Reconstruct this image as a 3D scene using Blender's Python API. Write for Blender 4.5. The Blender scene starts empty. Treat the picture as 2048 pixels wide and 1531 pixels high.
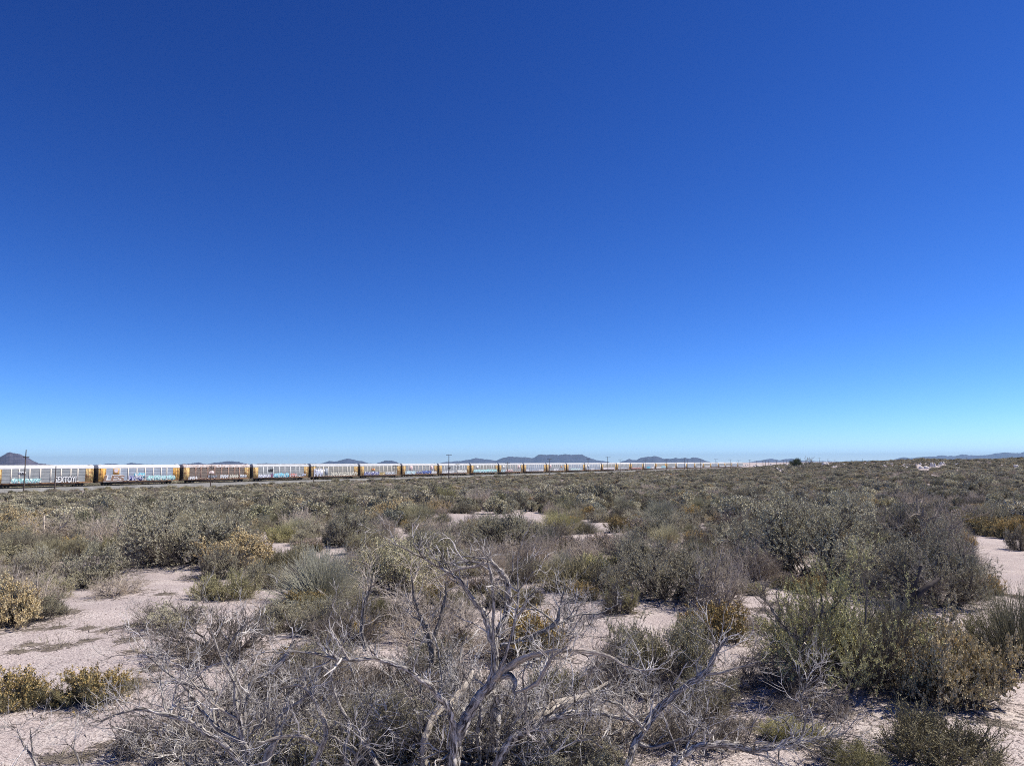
import bpy, math, random
import numpy as np
from mathutils import Matrix, Vector, Euler

sc = bpy.context.scene
COL = sc.collection
PI = math.pi
rad = math.radians

# ------------------------------------------------------------------ camera
CAMZ = 2.4
FPX = 1536.0                       # focal length in pixels of the 2048 px wide photograph
PITCH = math.atan(160.0 / FPX)
ROLL = rad(0.2206)
cam_d = bpy.data.cameras.new('camera'); cam_d.sensor_width = 36; cam_d.lens = 36 * FPX / 2048
cam_d.clip_start = 0.05; cam_d.clip_end = 200000
cam = bpy.data.objects.new('camera', cam_d); COL.objects.link(cam)
CM = Matrix.Translation((0, 0, CAMZ)) @ Matrix.Rotation(PI / 2 + PITCH, 4, 'X') @ Matrix.Rotation(-ROLL, 4, 'Z')
cam.matrix_world = CM
sc.camera = cam
RM = np.array(CM.to_3x3())

# ------------------------------------------------------------------ light
SUN_EL, SUN_AZ = 50.0, 12.0        # elevation; azimuth from +X towards +Y
SUN_STRENGTH, SKY_STRENGTH = 5.0, 0.10
wd = bpy.data.worlds.new('World'); sc.world = wd; wd.use_nodes = True
nt = wd.node_tree; nt.nodes.clear()
sky = nt.nodes.new('ShaderNodeTexSky'); sky.sky_type = 'NISHITA'; sky.sun_disc = False
sky.sun_elevation = rad(SUN_EL); sky.sun_rotation = rad(90 - SUN_AZ)
sky.altitude = 1500; sky.air_density = 0.7; sky.dust_density = 0.1; sky.ozone_density = 5.0
# colour response of the photograph: a contrast curve on each channel of the sky
sep = nt.nodes.new('ShaderNodeSeparateColor'); cmb = nt.nodes.new('ShaderNodeCombineColor')
nt.links.new(sky.outputs[0], sep.inputs[0])
for ch, gm, gain in ((0, 1.84, 1.88), (1, 1.54, 1.60), (2, 1.27, 1.70)):
    pw = nt.nodes.new('ShaderNodeMath'); pw.operation = 'POWER'; pw.inputs[1].default_value = gm
    ml = nt.nodes.new('ShaderNodeMath'); ml.operation = 'MULTIPLY'; ml.inputs[1].default_value = gain * .1 ** gm / SKY_STRENGTH
    nt.links.new(sep.outputs[ch], pw.inputs[0]); nt.links.new(pw.outputs[0], ml.inputs[0]); nt.links.new(ml.outputs[0], cmb.inputs[ch])
bg = nt.nodes.new('ShaderNodeBackground'); bg.inputs['Strength'].default_value = SKY_STRENGTH
wo = nt.nodes.new('ShaderNodeOutputWorld')
nt.links.new(cmb.outputs[0], bg.inputs['Color']); nt.links.new(bg.outputs[0], wo.inputs['Surface'])
sl = bpy.data.lights.new('sun', 'SUN'); sl.energy = SUN_STRENGTH; sl.angle = rad(0.53); sl.color = (1.0, 0.945, 0.85)
so = bpy.data.objects.new('sun', sl); COL.objects.link(so)
_e, _a = rad(SUN_EL), rad(SUN_AZ)
SUNV = Vector((math.cos(_e) * math.cos(_a), math.cos(_e) * math.sin(_a), math.sin(_e)))
so.rotation_euler = (-SUNV).to_track_quat('-Z', 'Y').to_euler()
sc.view_settings.view_transform = 'Standard'; sc.view_settings.look = 'None'
sc.view_settings.exposure = 0.17; sc.view_settings.gamma = 1.0
sc.cycles.max_bounces = 6; sc.cycles.diffuse_bounces = 1; sc.cycles.glossy_bounces = 1
sc.cycles.transmission_bounces = 1; sc.cycles.volume_bounces = 0
sc.cycles.use_denoising = False; sc.cycles.use_adaptive_sampling = False; sc.cycles.filter_width = 1.0

# ------------------------------------------------------------------ materials
def mat(name, c1, c2=None, scale=3.0, rough=0.85, spec=0.15, rnd=None, c3=None, fine=None, bump=0, stretch=None, uv=False, detail=4):
    """procedural: c1<->c2 by noise, optional per-object variation (rnd), optional fine speckle of c3"""
    m = bpy.data.materials.new(name); m.use_nodes = True
    n = m.node_tree; b = n.nodes['Principled BSDF']
    b.inputs['Roughness'].default_value = rough
    b.inputs['Specular IOR Level'].default_value = spec
    L = n.links.new
    tc = n.nodes.new('ShaderNodeTexCoord')
    vec = tc.outputs['UV' if uv else 'Object']
    if stretch:
        mp = n.nodes.new('ShaderNodeMapping'); mp.inputs['Scale'].default_value = stretch
        L(vec, mp.inputs['Vector']); vec = mp.outputs[0]
    nz = n.nodes.new('ShaderNodeTexNoise'); nz.inputs['Scale'].default_value = scale; nz.inputs['Detail'].default_value = detail
    L(vec, nz.inputs['Vector'])
    rp = n.nodes.new('ShaderNodeMapRange'); rp.inputs['From Min'].default_value = 0.35; rp.inputs['From Max'].default_value = 0.65
    L(nz.outputs['Fac'], rp.inputs['Value'])
    mx = n.nodes.new('ShaderNodeMix'); mx.data_type = 'RGBA'
    mx.inputs[6].default_value = (*c1, 1); mx.inputs[7].default_value = (*(c2 or c1), 1)
    L(rp.outputs[0], mx.inputs[0]); out = mx.outputs[2]
    if c3 is not None:
        n2 = n.nodes.new('ShaderNodeTexNoise'); n2.inputs['Scale'].default_value = fine; n2.inputs['Detail'].default_value = 2
        L(vec, n2.inputs['Vector'])
        r2 = n.nodes.new('ShaderNodeMapRange'); r2.inputs['From Min'].default_value = 0.52; r2.inputs['From Max'].default_value = 0.62
        L(n2.outputs['Fac'], r2.inputs['Value'])
        m2 = n.nodes.new('ShaderNodeMix'); m2.data_type = 'RGBA'; m2.inputs[7].default_value = (*c3, 1)
        L(out, m2.inputs[6]); L(r2.outputs[0], m2.inputs[0]); out = m2.outputs[2]
    if rnd is not None:
        oi = n.nodes.new('ShaderNodeObjectInfo')
        m3 = n.nodes.new('ShaderNodeMix'); m3.data_type = 'RGBA'; m3.blend_type = 'MIX'
        m3.inputs[7].default_value = (*rnd, 1)
        r3 = n.nodes.new('ShaderNodeMath'); r3.operation = 'POWER'; r3.inputs[1].default_value = 1.8
        L(oi.outputs['Random'], r3.inputs[0])
        L(out, m3.inputs[6]); L(r3.outputs[0], m3.inputs[0]); out = m3.outputs[2]
    if rnd is not None:
        wn = n.nodes.new('ShaderNodeTexWhiteNoise'); wn.noise_dimensions = '1D'; L(oi.outputs['Random'], wn.inputs['W'])
        vr = n.nodes.new('ShaderNodeMapRange'); vr.inputs['To Min'].default_value = .66; vr.inputs['To Max'].default_value = 1.3; L(wn.outputs['Value'], vr.inputs['Value'])
        vm = n.nodes.new('ShaderNodeVectorMath'); vm.operation = 'SCALE'; L(out, vm.inputs[0]); L(vr.outputs[0], vm.inputs['Scale']); out = vm.outputs[0]
    L(out, b.inputs['Base Color'])
    if bump:
        bp = n.nodes.new('ShaderNodeBump'); bp.inputs['Strength'].default_value = bump; bp.inputs['Distance'].default_value = 0.02
        L(nz.outputs['Fac'], bp.inputs['Height']); L(bp.outputs[0], b.inputs['Normal'])
    return m

M = {}
M['sage'] = mat('grey_green_leaves', (.40, .37, .235), (.62, .57, .39), 5, rnd=(.50, .44, .31), c3=(.80, .73, .51), fine=45)
M['sage2'] = mat('olive_leaves', (.34, .325, .14), (.54, .50, .235), 4, rnd=(.44, .39, .20), c3=(.70, .63, .33), fine=45)
M['gold'] = mat('golden_leaves', (.72, .53, .25), (.86, .69, .39), 5, c3=(.90, .78, .50), fine=40)
M['goldp'] = mat('faded_gold_leaves', (.50, .42, .25), (.68, .58, .36), 5, c3=(.80, .62, .32), fine=14)
M['straw'] = mat('straw_leaves', (.50, .45, .24), (.66, .59, .36), 5, rnd=(.46, .41, .26), c3=(.70, .64, .42), fine=40)
M['green'] = mat('broom_stems_green', (.31, .295, .17), (.47, .435, .28), 4, rnd=(.46, .41, .26))
M['tuft'] = mat('grey_green_blades', (.32, .315, .23), (.50, .485, .36), 4, rnd=(.42, .39, .30))
M['snake'] = mat('yellow_brown_flower_heads', (.58, .42, .15), (.74, .56, .25), 6, rnd=(.52, .38, .17), c3=(.46, .29, .11), fine=35)
M['pink'] = mat('pinkish_seed_heads', (.52, .39, .31), (.66, .53, .43), 6, rnd=(.50, .41, .32))
M['dark'] = mat('dark_green_leaves', (.25, .235, .12), (.40, .36, .20), 5, rnd=(.37, .32, .19), c3=(.50, .44, .25), fine=40)
M['twig'] = mat('grey_twigs', (.29, .24, .19), (.64, .555, .46), 9, rnd=(.50, .42, .33))
M['twigd'] = mat('dark_twigs', (.11, .09, .075), (.40, .345, .29), 9, rnd=(.28, .235, .19))
M['stem'] = mat('shrub_stems', (.10, .085, .07), (.21, .18, .155), 7, rnd=(.15, .13, .11))
M['tree'] = mat('tree_leaves', (.055, .075, .03), (.10, .115, .05), 1.5, c3=(.13, .14, .06), fine=6)
M['dwood'] = mat('weathered_wood', (.12, .10, .085), (.80, .73, .65), 3.0, uv=True, stretch=(9, 1.6, 1), c3=(.07, .06, .055), fine=2.6, bump=1.0, detail=6)
M['dwoodp'] = mat('bleached_wood', (.30, .26, .22), (.66, .58, .49), 3.0, uv=True, stretch=(8, 1.3, 1), c3=(.22, .18, .15), fine=2.0, bump=.8, detail=6)
M['dwoodk'] = mat('dark_weathered_wood', (.09, .075, .062), (.36, .31, .265), 3.0, uv=True, stretch=(9, 1.6, 1), bump=1.0, detail=6)
M['dtwig'] = mat('bleached_twigs', (.15, .13, .115), (.86, .80, .73), 4, c3=(.10, .085, .075), fine=11)
M['dbranch'] = mat('grey_dead_branches', (.12, .105, .09), (.70, .64, .57), 6, c3=(.08, .065, .055), fine=14)
M['pole'] = mat('pole_timber', (.10, .075, .06), (.17, .13, .105), 2, stretch=(4, 4, .6))
M['insul'] = mat('glass_insulators', (.10, .13, .12), rough=.3)
M['rail'] = mat('rusty_rail', (.02, .016, .014), (.045, .032, .026), 2)
M['tie'] = mat('timber_sleepers', (.06, .05, .045), (.11, .09, .08), 3)
M['ballast'] = mat('grey_ballast', (.20, .195, .185), (.30, .29, .275), .5, c3=(.16, .16, .15), fine=6, detail=8)
M['white'] = mat('white_roof', (.74, .735, .71), (.66, .65, .63), .6)
M['dirtywhite'] = mat('stained_roof', (.70, .66, .63), (.48, .40, .36), 1.4, c3=(.36, .27, .23), fine=2.2)
M['greyroof'] = mat('galvanised_roof', (.60, .61, .60), (.50, .50, .49), .9)
M['panel'] = mat('galvanised_panels', (.28, .295, .295), (.35, .365, .36), .7, stretch=(1, 1, 2.2), rough=.6)
M['panelb'] = mat('bluish_panels', (.31, .355, .41), (.39, .435, .49), .7, rough=.6)
M['panelw'] = mat('weathered_panels', (.29, .285, .25), (.36, .35, .305), .8, rough=.6)
M['brown'] = mat('brown_screen_panels', (.15, .115, .09), (.215, .17, .135), 1.0, c3=(.27, .24, .22), fine=5)
M['post'] = mat('cream_posts', (.66, .60, .50), (.72, .67, .58), 1.2)
M['postw'] = mat('white_posts', (.72, .72, .69), (.66, .66, .63), 1)
M['postr'] = mat('rusty_posts', (.52, .40, .30), (.40, .25, .19), 1.2, c3=(.24, .12, .09), fine=2)
M['yel'] = mat('yellow_paint', (.72, .40, .10), (.80, .50, .17), .9, c3=(.40, .20, .07), fine=1.6)
M['yelp'] = mat('pale_yellow_paint', (.72, .54, .25), (.62, .42, .18), .9, c3=(.42, .22, .10), fine=1.6)
M['sill'] = mat('rusty_sill', (.42, .27, .15), (.28, .15, .09), 1.1, c3=(.15, .08, .06), fine=2.2)
M['under'] = mat('black_underframe', (.018, .015, .014), (.03, .025, .022), 2)
M['enddoor'] = mat('dark_end_doors', (.05, .04, .036), (.08, .062, .05), 1.5)
M['steel'] = mat('worn_wheel_steel', (.10, .09, .085), (.16, .14, .13), 3, rough=.5)

def paint(name, c):
    return mat(name, c, tuple(min(1, x * .85 + .04) for x in c), 2.0)
P_ = {k: paint(k + '_paint', c) for k, c in dict(
    white=(.80, .80, .78), cyanw=(.62, .80, .82), cyan=(.10, .50, .66), teal=(.30, .62, .58), navy=(.07, .07, .24),
    brownp=(.27, .17, .12), black=(.02, .02, .025), redp=(.45, .14, .11), cream=(.72, .68, .55), lav=(.60, .62, .74),
    yellowp=(.66, .50, .20), blue=(.16, .26, .55), green=(.05, .14, .07), pinkw=(.74, .60, .58), grey=(.35, .38, .42),
    orange=(.70, .38, .14), red=(.62, .10, .08)).items()}

# ------------------------------------------------------------------ helpers
def props(o, label=None, cat=None, group=None, kind=None):
    if label: o['label'] = label
    if cat: o['category'] = cat
    if group: o['group'] = group
    if kind: o['kind'] = kind
    return o
def link(name, data, parent=None):
    o = bpy.data.objects.new(name, data); COL.objects.link(o)
    if parent is not None: o.parent = parent
    return o
class Geo:
    """collects vertices and faces; build() turns them into one mesh"""
    def __init__(s): s.v = []; s.q = []; s.t = []; s.qm = []; s.tm = []; s.n = 0; s.uv = None
    def add(s, V, Q=None, T=None, m=0):
        V = np.asarray(V, float).reshape(-1, 3)
        if Q is not None and len(Q): s.q.append(np.asarray(Q) + s.n); s.qm.append(np.full(len(Q), m))
        if T is not None and len(T): s.t.append(np.asarray(T) + s.n); s.tm.append(np.full(len(T), m))
        s.v.append(V); s.n += len(V)
    def join(s, g, m):
        V = np.concatenate(g.v); s.add(V, np.concatenate(g.q) if g.q else None, np.concatenate(g.t) if g.t else None, m)
    def box(s, x0, x1, y0, y1, z0, z1, m=0, R=None, o=None):
        V = np.array([[x, y, z] for x in (x0, x1) for y in (y0, y1) for z in (z0, z1)], float)
        if R is not None: V = V @ R.T
        if o is not None: V = V + np.array(o)
        s.add(V, [[0, 1, 3, 2], [4, 6, 7, 5], [0, 4, 5, 1], [2, 3, 7, 6], [0, 2, 6, 4], [1, 5, 7, 3]], m=m)
    def build(s, name, mats, smooth=False, uvs=None):
        V = np.concatenate(s.v); me = bpy.data.meshes.new(name)
        Q = np.concatenate(s.q) if s.q else np.zeros((0, 4), int); T = np.concatenate(s.t) if s.t else np.zeros((0, 3), int)
        nq, ntr = len(Q), len(T)
        me.vertices.add(len(V)); me.vertices.foreach_set('co', V.ravel())
        me.loops.add(nq * 4 + ntr * 3); li = np.concatenate([Q.ravel(), T.ravel()])
        me.loops.foreach_set('vertex_index', li)
        me.polygons.add(nq + ntr)
        me.polygons.foreach_set('loop_start', np.concatenate([np.arange(nq) * 4, nq * 4 + np.arange(ntr) * 3]))
        mi = np.concatenate([np.concatenate(s.qm) if s.qm else np.zeros(0, int), np.concatenate(s.tm) if s.tm else np.zeros(0, int)])
        for m in (mats if isinstance(mats, (list, tuple)) else [mats]): me.materials.append(m)
        me.polygons.foreach_set('material_index', mi.astype(int))
        if smooth: me.polygons.foreach_set('use_smooth', np.ones(nq + ntr, bool))
        if uvs is not None:
            l = me.uv_layers.new(name='UVMap'); l.data.foreach_set('uv', uvs[li].ravel())
        me.update(); me.validate()
        return me

def unit(a): return a / (np.linalg.norm(a, axis=-1, keepdims=True) + 1e-9)
def tubes(g, P, R, sides=3, m=0):
    """P[M,K,3] polylines, R[M,K] radii -> tubes in geo g"""
    M_, K = R.shape
    if M_ == 0: return
    T = np.gradient(P, axis=1); T = unit(T)
    ref = np.zeros_like(T); ref[..., 2] = 1; bad = np.abs(T[..., 2]) > .9; ref[bad] = (1, 0, 0)
    A = unit(np.cross(T, ref)); B = np.cross(T, A)
    th = np.arange(sides) * 2 * PI / sides
    V = P[:, :, None, :] + R[:, :, None, None] * (np.cos(th)[None, None, :, None] * A[:, :, None, :] + np.sin(th)[None, None, :, None] * B[:, :, None, :])
    i = np.arange(M_)[:, None, None] * K * sides + np.arange(K - 1)[None, :, None] * sides + np.arange(sides)[None, None, :]
    j = np.arange(M_)[:, None, None] * K * sides + np.arange(K - 1)[None, :, None] * sides + ((np.arange(sides) + 1) % sides)[None, None, :]
    Q = np.stack([i, j, j + sides, i + sides], -1).reshape(-1, 4)
    g.add(V.reshape(-1, 3), Q, m=m)
def grow(S, D, L, K, gn, up, rng):
    P = np.zeros((len(S), K, 3)); P[:, 0] = S; D = unit(D.copy())
    for k in range(1, K):
        P[:, k] = P[:, k - 1] + D * (L / (K - 1))[:, None]
        D = unit(D + gn * rng.normal(size=D.shape) + np.array([0, 0, 1.]) * (up if np.isscalar(up) else up[:, None]))
    return P
def kids(P, R, n, t0, t1, ang, rng):
    """n children for every polyline: starts, directions, parent radius"""
    M_, K = R.shape
    pi = np.repeat(np.arange(M_), n); t = rng.uniform(t0, t1, len(pi)) * (K - 1)
    k = np.minimum(t.astype(int), K - 2); f = (t - k)[:, None]
    S = P[pi, k] * (1 - f) + P[pi, k + 1] * f
    T = unit(P[pi, k + 1] - P[pi, k]); N = rng.normal(size=T.shape); N = unit(N - (N * T).sum(1, keepdims=True) * T)
    D = unit(T + N * np.tan(ang * rng.uniform(.5, 1.3, len(pi)))[:, None])
    return S, D, R[pi, k] * (1 - f[:, 0]) + R[pi, k + 1] * f[:, 0], pi
def leaves(g, P, n, L, W, rng, up=.3, t0=.2, spread=0.0):
    M_, K, _ = P.shape
    pi = np.repeat(np.arange(M_), n); t = rng.uniform(t0, 1, len(pi)) * (K - 1)
    k = np.minimum(t.astype(int), K - 2); f = (t - k)[:, None]
    S = P[pi, k] * (1 - f) + P[pi, k + 1] * f + rng.normal(size=(len(pi), 3)) * spread
    T = unit(P[pi, k + 1] - P[pi, k])
    D = unit(T * .8 + rng.normal(size=T.shape) * .75 + np.array([0, 0, up]))
    N = unit(np.cross(D, rng.normal(size=D.shape)))
    l = (L * rng.uniform(.6, 1.3, len(pi)))[:, None]; w = (W * rng.uniform(.7, 1.3, len(pi)))[:, None]
    V = np.stack([S, S + D * l * .5 + N * w * .5, S + D * l, S + D * l * .5 - N * w * .5], 1)
    Q = np.arange(len(pi) * 4).reshape(-1, 4); g.add(V.reshape(-1, 3), Q)

# value noise, numpy
def vnoise(x, y, seed=0):
    x = np.asarray(x, float); y = np.asarray(y, float)
    def h(i, j):
        v = np.sin(i * 127.1 + j * 311.7 + seed * 74.7) * 43758.5453
        return v - np.floor(v)
    i, j = np.floor(x), np.floor(y); fx, fy = x - i, y - j
    fx = fx * fx * (3 - 2 * fx); fy = fy * fy * (3 - 2 * fy)
    return (h(i, j) * (1 - fx) + h(i + 1, j) * fx) * (1 - fy) + (h(i, j + 1) * (1 - fx) + h(i + 1, j + 1) * fx) * fy - .5
def fbm(x, y, s, seed=0, o=3):
    return sum(vnoise(x / s * 2 ** k, y / s * 2 ** k, seed + k) / 2 ** k for k in range(o))

# ------------------------------------------------------------------ terrain
COLS = [  # photo column, [(distance, height), ...]
    (-200, [(0, 0), (12, 0), (190, -4.9), (400, -6), (2000, -10), (60000, -12)]),
    (900, [(0, 0), (12, 0), (230, -4.6), (400, -4.9), (2000, -10), (60000, -12)]),
    (1350, [(0, 0), (12, 0), (300, -4.5), (900, -5.0), (2000, -9), (60000, -12)]),
    (1480, [(0, 0), (12, 0), (200, -3), (500, -4.2), (920, -4.9), (1200, -3.4), (2000, -3), (60000, -8)]),
    (1600, [(0, 0), (12, 0), (120, -1.9), (300, -2.2), (500, -.9), (900, -.1), (1600, .6), (60000, -8)]),
    (1770, [(0, 0), (12, 0), (100, -1.3), (300, -.9), (500, .5), (750, 2.1), (1200, 1), (60000, -8)]),
    (1815, [(0, 0), (12, 0), (100, -1.1), (300, -.5), (520, 2.0), (620, 3.4), (750, 2.5), (1200, 1), (60000, -8)]),
    (1852, [(0, 0), (12, 0), (100, -1.0), (300, -.4), (520, 2.8), (600, 4.3), (700, 3.0), (1200, 1), (60000, -8)]),
    (1900, [(0, 0), (12, 0), (100, -1.0), (300, -.4), (520, 1.6), (640, 2.6), (800, 2.3), (1200, 1), (60000, -8)]),
    (2048, [(0, 0), (12, 0), (100, -1.0), (300, -.1), (520, 2.2), (650, 4.0), (800, 4.0), (1200, 2), (60000, -8)]),
    (2400, [(0, 0), (12, 0), (100, -1.0), (300, .2), (520, 2.6), (650, 4.6), (800, 4.6), (1200, 2), (60000, -8)])]
AZ = np.array([math.atan((c - 1024) / FPX * .995) for c, _ in COLS])
# railway line fitted to the photograph: car joints at T0 + k * TD
T0 = np.array([-121.66, 224.06]); TD = np.array([14.091, 24.773]); TL = 28.5; TU = TD / TL; TN = np.array([TU[1], -TU[0]])
RAILZ = CAMZ - 5.95
def H(x, y):
    x = np.atleast_1d(np.asarray(x, float)); y = np.atleast_1d(np.asarray(y, float))
    r = np.hypot(x, y); az = np.arctan2(x, y); a = np.clip(az, AZ[0], AZ[-1])
    hs_ = np.stack([np.interp(r, [p[0] for p in c[1]], [p[1] for p in c[1]]) for c in COLS])
    k = np.clip(np.searchsorted(AZ, a, side='right') - 1, 0, len(AZ) - 2); f = (a - AZ[k]) / (AZ[k + 1] - AZ[k])
    idx = np.arange(len(a)); h = hs_[k, idx] * (1 - f) + hs_[k + 1, idx] * f
    w = np.clip((np.abs(az) - PI / 2) / (PI / 2), 0, 1); h = h * (1 - w)
    near = np.exp(-r / 60)
    h = h + .26 * fbm(x, y, 3.4, 3) * near + .05 * fbm(x, y, .8, 9) * near + .5 * fbm(x, y, 30, 5) * np.clip(r / 40, 0, 1) * np.clip(900 / (r + 1), 0, 1)
    rid = np.clip((az - AZ[4]) / .08, 0, 1) * np.clip((r - 350) / 150, 0, 1) * np.clip((1300 - r) / 300, 0, 1)
    h = h + rid * 1.5 * fbm(x, y, 60, 21)
    # level bed under the railway
    q = np.abs((x - T0[0]) * TN[0] + (y - T0[1]) * TN[1]); w = np.clip((22 - q) / 10, 0, 1)
    base = RAILZ - 1.35
    ok = (x - T0[0]) * TU[0] + (y - T0[1]) * TU[1] < 1000
    h = np.where(ok, h * (1 - w) + np.minimum(h, base) * w, h)
    return h
def H1(x, y): return float(H(x, y)[0])
def pxdir(px, py):
    d = RM @ np.array([(px - 1024) / FPX, (765.5 - py) / FPX, -1.0]); return d / np.linalg.norm(d)
def at(px, py, Y):
    """point on the sight line of a photo pixel at depth Y"""
    d = pxdir(px, py); return np.array([0, 0, CAMZ]) + d * (Y / d[1])
def topx(p):
    c = RM.T @ (np.asarray(p, float) - np.array([0, 0, CAMZ])); return 1024 + FPX * c[0] / -c[2], 765.5 - FPX * c[1] / -c[2]
def onground(px, py):
    d = pxdir(px, py); Y = 2.0
    while Y < 2500:
        p = np.array([0, 0, CAMZ]) + d * (Y / d[1])
        if p[2] < H1(p[0], p[1]): return p
        Y *= 1.006
    return p

def make_ground():
    N = 520; i = np.arange(-N // 2, N // 2 + 1) / (N / 2); c = 2.7 * np.sinh(10.15 * i)
    X, Y = np.meshgrid(c, c, indexing='ij'); n = N + 1
    Z = np.concatenate([H(X[k], Y[k]) for k in range(n)]).reshape(n, n)
    k = np.arange(n * n).reshape(n, n)
    g = Geo(); g.add(np.stack([X, Y, Z], -1), np.stack([k[:-1, :-1], k[1:, :-1], k[1:, 1:], k[:-1, 1:]], -1).reshape(-1, 4))
    m = bpy.data.materials.new('desert_sand'); m.use_nodes = True; t = m.node_tree; L = t.links.new
    b = t.nodes['Principled BSDF']; b.inputs['Roughness'].default_value = .95; b.inputs['Specular IOR Level'].default_value = .05
    tc = t.nodes.new('ShaderNodeTexCoord').outputs['Object']
    def nz(s, d=5, r=.55):
        q = t.nodes.new('ShaderNodeTexNoise'); q.inputs['Scale'].default_value = s; q.inputs['Detail'].default_value = d
        q.inputs['Roughness'].default_value = r; L(tc, q.inputs['Vector']); return q.outputs['Fac']
    def mr(v, a, b_, c_=0, d=1):
        q = t.nodes.new('ShaderNodeMapRange'); L(v, q.inputs['Value'])
        for k_, w in zip(('From Min', 'From Max', 'To Min', 'To Max'), (a, b_, c_, d)): q.inputs[k_].default_value = w
        return q.outputs[0]
    def mx(f, a, b_):
        q = t.nodes.new('ShaderNodeMix'); q.data_type = 'RGBA'; L(f, q.inputs[0])
        for s_, w in ((6, a), (7, b_)):
            if isinstance(w, tuple): q.inputs[s_].default_value = (*w, 1)
            else: L(w, q.inputs[s_])
        return q.outputs[2]
    base = mx(mr(nz(.45), .4, .62), (.69, .585, .53), (.54, .455, .42))
    base = mx(mr(nz(2.3), .50, .72), base, (.76, .67, .60))
    n4 = nz(38, 3, .6)
    base = mx(mr(n4, .51, .60), base, (.36, .30, .28))
    base = mx(mr(nz(80, 2), .56, .63), base, (.20, .16, .15))
    base = mx(mr(nz(70, 2), .62, .70), base, (.76, .70, .65))
    L(base, b.inputs['Base Color'])
    bp = t.nodes.new('ShaderNodeBump'); bp.inputs['Strength'].default_value = .7; bp.inputs['Distance'].default_value = .03
    ad = t.nodes.new('ShaderNodeMath'); ad.operation = 'ADD'; L(nz(14, 5), ad.inputs[0]); L(mr(n4, .3, .7, 0, .35), ad.inputs[1])
    L(ad.outputs[0], bp.inputs['Height']); L(bp.outputs[0], b.inputs['Normal'])
    props(link('ground', g.build('ground', m, True)), kind='structure')
make_ground()

# ------------------------------------------------------------------ mountains
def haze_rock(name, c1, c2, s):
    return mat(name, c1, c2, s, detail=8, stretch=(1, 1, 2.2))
def ridge(name, dist, pts, depth, c1, c2, seed, base=-60):
    """heightfield whose skyline follows pts (photo pixels) at the given distance"""
    pts = np.array(pts, float); W = np.array([at(px, py, dist) for px, py in pts])
    n = int(max(60, len(pts) * 14)); m = 34
    xs = np.linspace(W[0, 0] - (W[-1, 0] - W[0, 0]) * .04, W[-1, 0] + (W[-1, 0] - W[0, 0]) * .04, n)
    top = np.interp(xs, W[:, 0], W[:, 2], left=base, right=base)
    v = np.linspace(-1, 1, m); X, Vv = np.meshgrid(xs, v, indexing='ij')
    wy = np.interp(xs, W[:, 0], W[:, 1]); dc = unit(np.array([W[:, 0].mean(), W[:, 1].mean()]))
    X = X + dc[0] * Vv * depth; Y = wy[:, None] + dc[1] * Vv * depth; fall = np.clip(1 - np.abs(Vv) ** 1.1, 0, 1)
    top = top + np.where(top > base + 5, dist / FPX * (.9 * vnoise(xs / dist * 420, xs * 0, seed) + .6 * vnoise(xs / dist * 1100, xs * 0 + 7, seed)), 0)
    hh = (top[:, None] - base) * fall
    sp = fbm(X, Y * .5, depth * .28, seed, 4)
    Z = base + hh * (1 + .75 * sp * (1 - fall))
    # shade side shift so that spurs run out towards the plain
    X = X + depth * .03 * fbm(Y, X, depth * .5, seed + 5) * (1 - fall)
    k = np.arange(n * m).reshape(n, m)
    g = Geo(); g.add(np.stack([X, Y, Z], -1), np.stack([k[:-1, :-1], k[1:, :-1], k[1:, 1:], k[:-1, 1:]], -1).reshape(-1, 4))
    props(link(name, g.build(name, haze_rock(name + '_rock', c1, c2, 9.0 / depth), False)), kind='structure')
RK1, RK2 = (.032, .038, .064), (.066, .070, .105)  # dark rock tinted blue, so part of the distance haze is in the colour
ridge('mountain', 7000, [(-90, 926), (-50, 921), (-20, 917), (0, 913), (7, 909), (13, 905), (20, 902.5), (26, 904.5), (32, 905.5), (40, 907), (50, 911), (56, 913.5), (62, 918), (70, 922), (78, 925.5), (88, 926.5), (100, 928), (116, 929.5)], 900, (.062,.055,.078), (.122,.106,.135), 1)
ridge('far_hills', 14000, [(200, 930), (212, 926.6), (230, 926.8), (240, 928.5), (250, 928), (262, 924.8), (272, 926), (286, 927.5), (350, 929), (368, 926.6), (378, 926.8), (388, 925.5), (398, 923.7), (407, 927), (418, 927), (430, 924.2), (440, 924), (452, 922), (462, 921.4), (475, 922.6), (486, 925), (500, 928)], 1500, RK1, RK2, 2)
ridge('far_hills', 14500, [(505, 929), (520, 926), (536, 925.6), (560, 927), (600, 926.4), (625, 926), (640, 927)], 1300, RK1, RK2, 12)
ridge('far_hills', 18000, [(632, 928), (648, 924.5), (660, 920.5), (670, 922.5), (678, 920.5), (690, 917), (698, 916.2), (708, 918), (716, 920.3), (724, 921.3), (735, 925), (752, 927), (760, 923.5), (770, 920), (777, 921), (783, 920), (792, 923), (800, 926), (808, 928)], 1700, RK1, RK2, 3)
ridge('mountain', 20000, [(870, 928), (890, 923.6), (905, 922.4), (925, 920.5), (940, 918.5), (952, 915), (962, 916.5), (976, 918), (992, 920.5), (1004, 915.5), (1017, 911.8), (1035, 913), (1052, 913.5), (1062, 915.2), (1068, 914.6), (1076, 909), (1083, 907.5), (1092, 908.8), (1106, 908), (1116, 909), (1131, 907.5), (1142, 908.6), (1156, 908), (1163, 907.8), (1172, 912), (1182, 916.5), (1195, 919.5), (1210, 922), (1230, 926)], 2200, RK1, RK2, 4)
ridge('mountain', 19500, [(1232, 926), (1246, 921.5), (1258, 917), (1265, 918.5), (1272, 919.5), (1282, 914.5), (1292, 913), (1303, 912), (1311, 910.8), (1318, 913.5), (1327, 916.5), (1340, 917), (1351, 914.8), (1360, 916), (1370, 914.2), (1378, 916), (1387, 913.6), (1396, 915), (1405, 918), (1412, 921), (1425, 925)], 2000, RK1, RK2, 6)
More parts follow.
